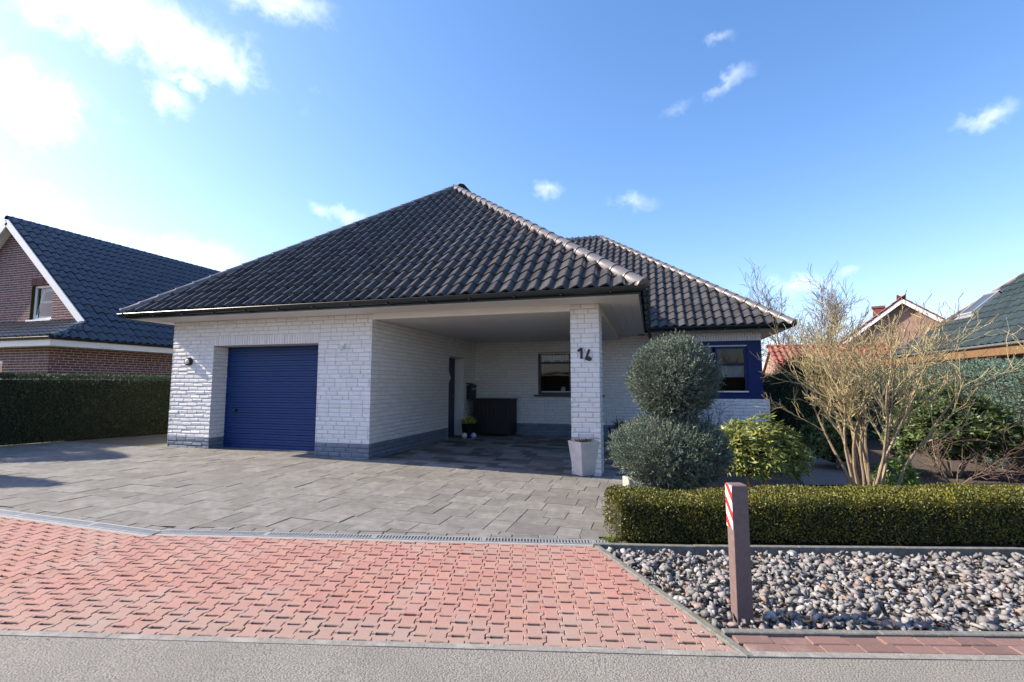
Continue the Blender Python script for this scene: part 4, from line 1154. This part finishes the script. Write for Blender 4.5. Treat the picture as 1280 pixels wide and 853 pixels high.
# clipped dark hedge on the left boundary
lh = thing('conifer_hedge', 'tall clipped dark green hedge between the driveway and the red brick house', 'hedge', (-12.9,8.5,gz(-12.9)))
hd = unit((.23,.973,0)); hn_ = V3(-hd[1], hd[0], 0)
org = V3(-12.86,6.79,gz(-12.9))-hd*2.0
P, N_ = hedge_points(60000, 8.2, .95, .0, 1.46, .10, weights=(1,.25,1,.5,.2), lumpa=.03, f=3)
P = P-N_*(NPR.random(len(P))**1.5*.08)[:,None]
W_, Nw = to_world(P, N_, org, hd, hn_)
D = Nw*.7+V3(0,0,.55)+NPR.normal(size=W_.shape)*.5
leaves('foliage', W_, D, NPR.uniform(.03,.065,len(W_)), NPR.uniform(.012,.022,len(W_)), MT['hedge_dark'], lh, .1)
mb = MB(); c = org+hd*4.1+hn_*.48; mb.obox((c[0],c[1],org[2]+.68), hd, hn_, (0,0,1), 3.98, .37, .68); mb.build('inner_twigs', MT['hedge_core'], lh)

def bush(name, label, cat, c, r, mat, n, k, L, W, seed=0., whorl=True, droop=0., corefac=.6, group=None, lumpa=.16, stems=5, base=None):
    t = thing(name, label, cat, (c[0], c[1], gz(c[0])), group)
    D = sphere_dirs(n); D = D[D[:,2] > -.55]
    P = V3(*c)+D*V3(*r)*((1+lumpa*lump(D,3.2,seed)+lumpa*.5*lump(D,8,seed))*(1-.38*NPR.random(len(D))**1.4))[:,None]
    g0 = gz(c[0]); P[:,2] = np.maximum(P[:,2], g0+.05)
    nn = len(P)
    if whorl:
        ang = np.tile(np.linspace(0,2*np.pi,k,endpoint=False), nn)+np.repeat(NPR.random(nn)*6.28,k)
        ax = D*.6+V3(0,0,.6)+NPR.normal(size=D.shape)*.25; ax /= np.linalg.norm(ax,axis=1,keepdims=True)
        a = np.cross(ax, NPR.normal(size=ax.shape)); a /= np.linalg.norm(a,axis=1,keepdims=True); b = np.cross(ax, a)
        A_, B_, X_ = np.repeat(a,k,0), np.repeat(b,k,0), np.repeat(ax,k,0)
        DD = A_*np.cos(ang)[:,None]+B_*np.sin(ang)[:,None]+X_*NPR.uniform(.15,.9,size=nn*k)[:,None]+V3(0,0,-droop)
        PP = np.repeat(P,k,0)+NPR.normal(size=(nn*k,3))*L*.12
        Wup = X_
    else:
        PP = np.repeat(P,k,0)+NPR.normal(size=(nn*k,3))*L*.9; DD = np.repeat(D,k,0)*.6+V3(0,0,.4)+NPR.normal(size=(nn*k,3))*.6; Wup = None
    leaves('foliage', PP, DD, L*NPR.uniform(.65,1.25,nn*k), W*NPR.uniform(.8,1.2,nn*k), mat, t, .12, up=Wup)
    if corefac: core('inner_twigs', c, tuple(q*corefac for q in r), MT['hedge_core'], t)
    mb = MB()
    for i in range(stems):
        a = RND.uniform(0,6.28); e = V3(c[0]+r[0]*.6*math.cos(a), c[1]+r[1]*.6*math.sin(a), c[2]+.3*r[2])
        b0 = V3(c[0]+.06*math.cos(a), c[1]+.06*math.sin(a), g0-.03)
        mb.tube([b0, b0*.5+e*.5+V3(0,0,.05), e], [.018,.013,.006], 5)
    mb.build('stems', MT['bark_brown'], t)
    return t
bush('pieris_bush', 'bright yellow-green leafy evergreen bush right of the two-ball topiary', 'bush', (1.35,7.46,.33), (.66,.36,.50), MT['pieris'], 1000, 9, .098, .025, 1., droop=.25, corefac=.55)
bush('evergreen_bush', 'rounded dark green bush beside the garden path, left of the bare shrub', 'bush', (3.2,10.3,.22), (.52,.48,.48), MT['rhodo'], 1000, 8, .085, .026, 5., corefac=.7)
bush('rhododendron_bush', 'loose dark green rhododendron between the bare shrub and the blue-green hedge', 'bush', (4.85,10.0,.48), (.88,.55,.72), MT['rhodo'], 1700, 8, .105, .032, 9., corefac=.62, lumpa=.2)
bush('laurel_shrub', 'small bright green leafy shrub at the foot of the bare shrub', 'shrub', (3.08,7.72,.08), (.25,.2,.25), MT['leafy'], 130, 6, .085, .036, 2., corefac=0, lumpa=.25)
bush('dark_conifer', 'large dark rounded evergreen in the shade of the house by the path', 'conifer', (3.95,14.6,.85), (.95,.8,1.18), MT['hedge_dark'], 6500, 5, .075, .022, 3., whorl=False, corefac=.86, lumpa=.07)

# back hedge and blue-green hedge on the right
def run_hedge(name, label, p0, p1, T, h, n, mat, L, W, f, seed, la=.09):
    p0, p1 = V3(*p0,0), V3(*p1,0); d = unit(p1-p0); nn = V3(-d[1], d[0], 0); Ln = np.linalg.norm(p1-p0)
    g0 = gz(p0[0]); t = thing(name, label, 'hedge', tuple((p0[:2]+p1[:2])/2)+(g0,))
    P, N_ = hedge_points(n, Ln, T, 0, h, .28, weights=(.35,1,1,.6,.6), lumpa=la, f=f, seed=seed)
    P = P-N_*(NPR.random(len(P))**1.5*.14)[:,None]
    W_, Nw = to_world(P, N_, (*p0[:2], g0), d, nn)
    sprigs('foliage', W_, Nw*.55+V3(0,0,.75)+NPR.normal(size=W_.shape)*.35, mat, t, 7, L*2.4, L, W)
    mb = MB(); c = p0+d*Ln/2+nn*T/2; mb.obox((c[0],c[1],g0+h*.46), d, nn, (0,0,1), Ln/2-.2, T/2-.17, h*.45); mb.build('inner_twigs', MT['hedge_core'], t)
    return t
run_hedge('thuja_hedge', 'tall blue-green conifer hedge in front of the house with the dark green roof', (6.95,7.0), (6.95,19.0), 1.0, 1.84, 15000, MT['thuja'], .055, .017, 3.2, 2.)
run_hedge('yew_hedge', 'dark hedge closing off the garden path below the low red roof', (2.85,16.9), (6.0,16.9), .9, 1.75, 3500, MT['hedge_dark'], .06, .02, 3., 7.)

# bare shrubs and trees
def grow(bk, p, d, L, r, lvl, spec):
    """recursive branching; bk[lvl] is the mesh builder of that level"""
    n = spec['seg'][lvl]; pts = [p]; dirs = []
    for i in range(n):
        d = unit(d+NPR.normal(size=3)*spec['wig'][lvl]+V3(0,0,spec['up'][lvl]))
        dirs.append(d); pts.append(pts[-1]+d*L/n)
    rads = [max(spec['rmin'], r*(1-.62*i/n)) for i in range(n+1)]
    bk[lvl].tube(pts, rads, spec['sides'][lvl], cap=False)
    if lvl == 2 and 'tips' in spec: spec['tips'].append(pts[-1])
    if lvl+1 >= len(spec['seg']): return
    m = spec['kids'][lvl]
    for k in range(m):
        t = spec['from'][lvl]+(1-spec['from'][lvl])*(k+RND.random())/m
        i = min(int(t*n), n-1); q = pts[i]+(pts[i+1]-pts[i])*(t*n-i)
        side = unit(np.cross(dirs[i], NPR.normal(size=3)))
        a = spec['ang'][lvl]*RND.uniform(.6,1.35)
        nd = unit(dirs[i]*math.cos(a)+side*math.sin(a))
        grow(bk, q, nd, L*spec['len'][lvl]*RND.uniform(.6,1.25), rads[i]*spec['rk'][lvl], lvl+1, spec)

sb = thing('bare_shrub', 'large leafless many-stemmed shrub with yellow lichen bark behind the low hedge', 'shrub', (2.65,7.4,gz(2.65)))
spec = dict(seg=[7,5,4,3], wig=[.10,.17,.2,.2], up=[.02,.15,.16,.14], rmin=.0028, sides=[7,5,4,3], kids=[7,6,5,0], ang=[.66,.60,.62,.5], len=[.42,.46,.46,.5], rk=[.66,.68,.7,.6], tips=[], **{'from':[.50,.25,.2,.2]})
bk = [MB() for _ in range(4)]
g0 = gz(2.65)
for k, (ax, ay, L_) in enumerate(((-.40,.05,1.62),(-.30,.25,1.6),(-.25,-.15,1.65),(-.14,.2,1.75),(-.04,-.1,1.8),(.05,.22,1.8),(.14,-.2,1.8),(.24,.1,1.8),(.36,-.05,1.78),(.50,.2,1.75),(.80,.0,1.75),(-.1,.45,1.6),(.22,.45,1.6),(.08,-.35,1.55),(-.3,-.3,1.35),(.45,-.3,1.55))):
    grow(bk, V3(2.65+ax*.25+RND.gauss(0,.03), 7.4+ay*.25, g0-.05), unit((ax*.58,ay*.5,1.1)), L_*1.04, RND.uniform(.016,.026), 0, spec)
bk[0].build('stems', MT['bark_brown'], sb, smooth=True)
for i in (1, 2): bk[i].build('branches' if i == 1 else 'twigs', MT['bark_lichen'], sb, smooth=True)
bk[3].build('twig_tips', MT['bark_lichen'], sb)
# thin dark shoots standing above the crown, each on a high twig
tips = sorted([p for p in spec['tips'] if p[2] > 1.75], key=lambda p: -p[2])
RND.shuffle(tips)
for k, p in enumerate(tips[:45]):
    mb = MB(); pts = [p-V3(0,0,.02)]
    for i in range(4): pts.append(pts[-1]+V3(RND.gauss(.008,.02),RND.gauss(0,.015),RND.uniform(.035,.075)))
    mb.tube(pts, [.0045,.004,.0035,.003,.0045], 4)
    mb.build('shoot', MT['twig_dark'], sb)

def twiggy(label, x, y, h, n, mat, name='twig_shrub', spread=.8):
    t = thing(name, label, 'shrub', (x,y,gz(x)))
    sp = dict(seg=[5,4,3], wig=[.2,.25,.25], up=[.03,.02,.02], rmin=.002, sides=[5,4,3], kids=[7,5,0], ang=[.7,.7,.6], len=[.55,.55,.5], rk=[.65,.7,.6], **{'from':[.2,.15,.2]})
    b = [MB() for _ in range(3)]
    for k in range(n):
        a = 6.283*k/n+RND.gauss(0,.3); sp_ = spread*RND.uniform(.4,1.2)
        grow(b, V3(x+.06*math.cos(a), y+.06*math.sin(a), gz(x)-.02), unit((sp_*math.cos(a), sp_*math.sin(a), 1)), h*RND.uniform(.8,1.15), .011, 0, sp)
    b[0].build('stems', mat, t); b[1].build('branches', mat, t); b[2].build('twigs', mat, t)
    return t
twiggy('low leafless shrub with tangled reddish twigs in front of the rhododendron', 4.4, 9.05, .75, 6, MT['twig_red'])
twiggy('low leafless shrub with tangled reddish twigs against the blue-green hedge', 5.45, 9.7, .8, 6, MT['twig_red'], spread=1.1)
twiggy('small leafless dark-twigged shrub under the blue bay window', 1.25, 12.6, .95, 5, MT['twig_dark'], spread=.45)

# ------------------------------------------------------------------ the red brick house on the left
RB = [MT['red_brick'], MT['grey_joint']]
LHs = thing('brick_house', 'red brick gabled house with a glossy blue-black tile roof behind the tall hedge', 'house', (-20.85,16,.07))
ex, ey, ez, sl = -16.05, 9.37, 2.60, .902
rx, rz = -20.85, 6.93
yv, yw = 10.65, 10.95
mb = MB()
bricks(mb, (-22.6,9.72,0), PX, MY, 5.93, .05, 2.5, rough=.001, bh=.080, j=.017, depth=.010, holes=[(2.7,3.95,.9,2.02)])
bricks(mb, (-16.67,9.72,0), PY, PX, 12, .05, 2.5, rough=.001, bh=.080, j=.017, depth=.010)
mb.build('wall', RB, LHs)
mb = MB(); bricks(mb, (-24.5,yw,0), PX, MY, 8.2, 2.6, 6.9, rough=.001, bh=.080, j=.017, depth=.010, holes=[(4.62,5.66,3.45,4.62)])
soldier(mb, (-19.93,yw-.004,0), PX, MY, 1.14, 4.62, 4.86)
gw = mb.build('gable_wall', RB, LHs)
bisect(gw, [((rx,0,rz-.05), unit((-sl,0,-1))), ((rx,0,rz-.05), unit((sl,0,-1)))])
lroof = MB(); lroof.add([(ex-.1,yv,ez+.04),(rx,yv,rz-.05),(rx,26,rz-.05),(ex-.1,26,ez+.04),(2*rx-ex,yv,ez),(2*rx-ex,26,ez)], [(0,3,2,1),(1,2,5,4)])
lr = lroof.build('roof', MT['tile_blue'], LHs)
sl_ = math.hypot(1, sl)
tile_field('tile_field', (ex,yv,ez+.05), PY, (-1,0,sl), 15.5, 4.8*sl_, MT['tile_blue'], lr, tw=.25, tl=.36, ns=11, amp=.065, prof='wave')
tile_field('tile_field', (ex,ey,ez+.05), PY, (-1,0,sl), 1.28, 1.0, MT['tile_blue'], lr, tw=.25, tl=.36, ns=11, amp=.065, prof='wave', planes=[((ex,ey,0), unit((sl,.43,0))), ((0,10.66,0),(0,-1,0))])
tile_field('tile_field', (-23,ey,ez+.05), PX, (0,1,.43), 6.95, 1.6*1.09, MT['tile_blue'], lr, tw=.25, tl=.34, ns=11, amp=.065, prof='wave', planes=[((ex,ey,0), unit((-sl,-.43,0))), ((0,yw,0),(0,-1,0))])
cap_run('hip_caps', (ex+.02,ey-.02,ez+.08), (ex-.66,10.75,ez+.60), MT['tile_blue'], lr, r=.10)
cap_run('ridge_caps', (rx,26,rz+.03), (rx,yv-.02,rz+.03), MT['tile_blue'], lr, r=.11)
mb = MB()
for sx in (1, -1):
    a = V3(rx,yv-.012,rz-.13); b = V3(rx+sx*4.2,yv-.012,rz-4.2*sl-.13)
    mb.obox((a+b)/2, b-a, (0,1,0), np.cross(unit(b-a),(0,1,0)), np.linalg.norm(b-a)/2, .02, .11)
    mb.add([(rx,yv,rz-.16),(rx+sx*4.8,yv,rz-4.8*sl-.16),(rx+sx*4.8,yw,rz-4.8*sl-.16),(rx,yw,rz-.16)], [(0,1,2,3)])
mb.build('verge_board', MT['white_trim'], LHs)
mb = MB(); mb.box(ex-.05,ex-.02,ey+.03,25,2.40,2.575); mb.box(-23,ex-.02,ey,ey+.028,2.40,2.575); mb.box(-23,ex-.05,ey+.03,9.72,2.40,2.42); mb.box(-16.67,ex-.052,9.72,25,2.40,2.42)
mb.build('fascia', MT['white_trim'], LHs)
mb = MB(); gutter_run(mb, (ex+.04,ey-.08,2.64), (ex+.04,25,2.64), PX, .06); gutter_run(mb, (-23,ey-.06,2.64), (ex+.1,ey-.06,2.64), MY, .06); mb.build('gutter', MT['gutter'], LHs, smooth=True)
wn = window(-19.88,-18.84,3.45,4.62,yw+.10,.075,MT['white_trim'],LHs)
mb = MB(); mb.quad((-19.88,yw+.45,3.4),(-18.84,yw+.45,3.4),(-18.84,yw+.45,4.65),(-19.88,yw+.45,4.65)); mb.build('interior', MT['room_dark'], LHs)
mb = MB()
for z in (3.55,4.08,4.50):
    ty = yw+.14+(z-3.52)*.16; mb.box(-19.74,-18.98,ty,ty+.05,z-.035,z+.035)
for x in (-19.74,-18.98):
    mb.obox((x,yw+.14+.08,4.02), (1,0,0), (0,1,-.16), (0,.16,1), .035, .025, .50)
mb.build('tilted_sash', MT['white_trim'], wn)
mb = MB(); mb.box(-19.95,-18.78,yw-.06,yw+.08,3.40,3.447); mb.build('sill', MT['white_trim'], wn)
window(-19.9,-18.65,.9,2.02,9.76,.08,MT['white_trim'],LHs,mull=(-19.27,))
mb = MB(); mb.quad((-19.9,10.1,.8),(-18.65,10.1,.8),(-18.65,10.1,2.1),(-19.9,10.1,2.1)); mb.build('interior', MT['room_dark'], LHs)

# ------------------------------------------------------------------ houses on the right and behind
RH = thing('neighbour_house', 'tan brick house with a dark green tile roof and skylight behind the blue-green hedge', 'house', (12,14,-.19))
hx, hy, hz, hs_ = 9.0, 22.5, 2.40, .87
mb = MB(); bricks(mb, (9.65,22,0), MY, MX, 16, -.2, 2.3, rough=.001); mb.build('wall', [MT['tan_brick'], MT['grey_joint']], RH)
mb = MB(); mb.add([(hx+.1,22.4,hz-.02),(hx+.1,3,hz-.02),(16,3,8.4),(16,15.5,8.4)], [(0,1,2,3)]); nr = mb.build('roof', MT['tile_green'], RH)
tile_field('tile_field', (hx,hy,hz+.03), MY, (1,0,hs_), 19, 7*1.3255, MT['tile_green'], nr, tw=.30, tl=.36, ns=7, prof='wave', amp=.04, planes=[((hx,hy,0),(-1,-1,0))])
cap_run('hip_caps', (hx-.02,hy+.02,hz+.03), (16,15.5,hz+7*hs_+.03), MT['twig_red'], nr, r=.09, step=.4)
mb = MB(); mb.box(hx+.02,hx+.05,3,22.4,2.10,2.36); mb.box(hx+.05,9.65,3,22.4,2.10,2.13); mb.build('fascia', MT['wood_brown'], RH)
mb = MB(); gutter_run(mb, (hx-.02,22.5,2.40), (hx-.02,3,2.40), MX, .06); mb.build('gutter', MT['galvanised'], RH, smooth=True)
mb = MB()
for y0, y1 in ((17.5,19.1),(14.2,16.8)): mb.box(9.60,9.652,y0,y1,.8,1.98)
wf = mb.build('window', MT['white_trim'], RH, bevel=.004)
mb = MB()
for y0, y1 in ((17.5,19.1),(14.2,16.8)): mb.box(9.594,9.599,y0+.08,y1-.08,.88,1.70 if y0 < 15 else 1.9)
mb.build('pane', MT['black'], wf)
d_s = unit((1,0,hs_)); n_s = unit((-hs_,0,1)); cs = V3(10.75,19.85,hz+.03+1.75*hs_)
mb = MB()
for a, b, hu, hv in ((-.36,0,.035,.52),(.36,0,.035,.52),(0,-.52,.395,.045),(0,.52,.395,.045)):
    mb.obox(cs+V3(0,1,0)*a+d_s*b+n_s*.08, (0,1,0), d_s, n_s, hu, hv, .05)
mb.obox(cs-d_s*.63+n_s*.055, (0,1,0), d_s, n_s, .46, .07, .015)
sk = mb.build('skylight', MT['galvanised'], RH)
mb = MB(); mb.obox(cs+n_s*.08, (0,1,0), d_s, n_s, .325, .48, .012); 
pm = M('sky_pane', (.06,.07,.08), rough=.06, spec=1.); mb.build('pane', pm, sk)

GH = thing('gabled_house', 'pinkish brick gabled house with an orange tile roof and chimney far behind the bare shrub', 'house', (12.85,30,-.19))
gxm, gzm, gsl, gw_ = 12.85, 5.75, .80, 3.2
mb = MB(); ze = gzm-gw_*gsl
mb.add([(gxm-gw_,30,-.2),(gxm+gw_,30,-.2),(gxm+gw_,30,ze),(gxm,30,gzm),(gxm-gw_,30,ze)], [(0,1,2,3,4)])
mb.add([(gxm-gw_,30,-.2),(gxm-gw_,38,-.2),(gxm-gw_,38,ze),(gxm-gw_,30,ze)], [(0,3,2,1)]); mb.add([(gxm+gw_,30,-.2),(gxm+gw_,38,-.2),(gxm+gw_,38,ze),(gxm+gw_,30,ze)], [(0,1,2,3)])
mb.build('wall', MT['pink_brick'], GH)
mb = MB()
for sx in (1,-1):
    a = V3(gxm,34,gzm+.06); b = V3(gxm+sx*(gw_+.45),34,gzm+.06-(gw_+.45)*gsl)
    mb.obox((a+b)/2, b-a, (0,1,0), np.cross(unit(b-a),(0,1,0)), np.linalg.norm(b-a)/2+.02, 4.3, .04)
gr = mb.build('roof', MT['tile_red'], GH)
for sx in (1,-1):
    tile_field('tile_field', (gxm+sx*(gw_+.45), 29.7 if sx > 0 else 38.3, gzm+.11-(gw_+.45)*gsl), PY if sx > 0 else MY, (-sx,0,gsl), 8.6, (gw_+.45)*1.28, MT['tile_red'], gr, tw=.3, tl=.38, ns=5, prof='wave', amp=.05)
cap_run('ridge_caps', (gxm,38.3,gzm+.14), (gxm,29.72,gzm+.10), MT['tile_red'], gr, r=.09, step=.4)
mb = MB()
for sx in (1,-1):
    a = V3(gxm,29.68,gzm-.06); b = V3(gxm+sx*(gw_+.45),29.68,gzm-.06-(gw_+.45)*gsl)
    mb.obox((a+b)/2, b-a, (0,1,0), np.cross(unit(b-a),(0,1,0)), np.linalg.norm(b-a)/2, .03, .09)
mb.build('verge_board', MT['white_trim'], GH)
mb = MB(); mb.box(11.55,12.1,32,32.6,4.2,5.75); mb.box(11.5,12.15,31.95,32.65,5.70,5.82); mb.build('chimney', MT['red_brick'], gr)
GH.location = (12.85, 30, -.19); GH.rotation_euler = (0, 0, math.radians(-22))

OB = thing('outbuilding', 'low outbuilding with a red pantile roof behind the dark evergreen', 'outbuilding', (7.7,24.5,-.19))
mb = MB(); mb.box(5.4,10.0,23.0,26.6,-.2,1.75); mb.add([(5.4,23.0,1.75),(5.4,26.6,1.75),(5.4,24.8,2.95)], [(0,2,1)]); mb.add([(10,23.0,1.75),(10,26.6,1.75),(10,24.8,2.95)], [(0,1,2)])
mb.build('wall', MT['pink_brick'], OB)
osl = .62; ol = math.hypot(1,osl)
mb = MB(); mb.add([(5.3,22.6,1.60),(10.1,22.6,1.60),(10.1,24.8,2.98),(5.3,24.8,2.98),(10.1,27,1.60),(5.3,27,1.60)], [(0,1,2,3),(3,2,4,5)]); orf = mb.build('roof', MT['tile_red'], OB)
tile_field('tile_field', (5.2,22.5,1.63), PX, (0,1,osl), 5.0, 2.3*ol, MT['tile_red'], orf, tw=.24, tl=.36, ns=7, prof='wave', amp=.06)
cap_run('ridge_caps', (5.2,24.8,3.06), (10.2,24.8,3.06), MT['tile_red'], orf, r=.12, step=.4)

# bare trees far behind, and conifers beside the drive, beyond the left edge
tspec = dict(seg=[7,5,4,3], wig=[.07,.15,.18,.2], up=[.06,.07,.05,.04], rmin=.013, sides=[6,4,3,3], kids=[16,9,6,0], ang=[.75,.6,.6,.5], len=[.48,.5,.5,.5], rk=[.5,.6,.6,.6], **{'from':[.22,.15,.15,.2]})
def bare_tree(x, y, h, label):
    t = thing('bare_tree', label, 'tree', (x,y,-.19), 'bare trees behind the houses')
    b = [MB() for _ in range(4)]
    grow(b, V3(x,y,-.25), V3(0,0,1), h, h*.019, 0, tspec)
    b[0].build('trunk', MT['far_trunk'], t, smooth=True)
    c = MB()
    for q in b[1:]:
        c.add(q.v, q.f)
    c.build('crown', MT['far_twig'], t)
    return t
bare_tree(10.6,46,7.0,'leafless tree rising just right of the white bungalow roof')
bare_tree(13.2,44,6.8,'leafless tree above the left end of the low red roof')
bare_tree(15.4,48,6.6,'leafless tree left of the gabled house chimney')
bare_tree(8.6,50,7.0,'leafless tree mostly behind the bungalow roof end')

def conifer(x, y, h, r, label):
    t = thing('columnar_conifer', label, 'conifer', (x,y,gz(x)))
    n = 5200; z = NPR.random(n)**.8; a = NPR.random(n)*6.283
    rr = r*np.sin(np.pi*np.clip(.12+.88*z,0,1))**.7*(1-.25*NPR.random(n)**2)
    P = np.stack([x+rr*np.cos(a), y+rr*np.sin(a), gz(x)+.05+z*h*.97], 1)
    D = np.stack([np.cos(a)*.5, np.sin(a)*.5, np.full(n,.8)], 1)+NPR.normal(size=(n,3))*.3
    sprigs('foliage', P, D, MT['hedge_dark'], t, 6, .13, .07, .025)
    mb = MB(); mb.tube([(x,y,gz(x)-.05),(x,y,h*.5),(x,y,h*.93)], [r*.5,r*.72,.02], 9); mb.build('trunk', MT['hedge_core'], t)
conifer(-13.0,3.92,3.55,.42,'tall columnar conifer beside the drive whose shadow crosses the paving')
conifer(-15.2,5.7,4.05,1.1,'broad conifer behind the near end of the tall dark hedge')

# unseen hedge added across the street to cut sky fill and reflections
def blocker_hedge():
    t = thing('blocker_hedge', 'long dark clipped hedge added out of view across the street to block sky light', 'hedge', (0,-7.5,-.1))
    P, N_ = hedge_points(16000, 44, 1.0, 0, 2.3, .2, lumpa=.06, f=2)
    W_, Nw = to_world(P, N_, (*st(-22,-10.5), -.2), sdir, tdir)
    leaves('foliage', W_, Nw*.6+V3(0,0,.5)+NPR.normal(size=W_.shape)*.5, NPR.uniform(.12,.22,len(W_)), .06, MT['hedge_dark'], t)
    mb = MB(); c = st(0,-10.0); mb.obox((c[0],c[1],.9), sdir, tdir, (0,0,1), 21.9, .42, 1.1); mb.build('inner_twigs', MT['hedge_core'], t)
blocker_hedge()
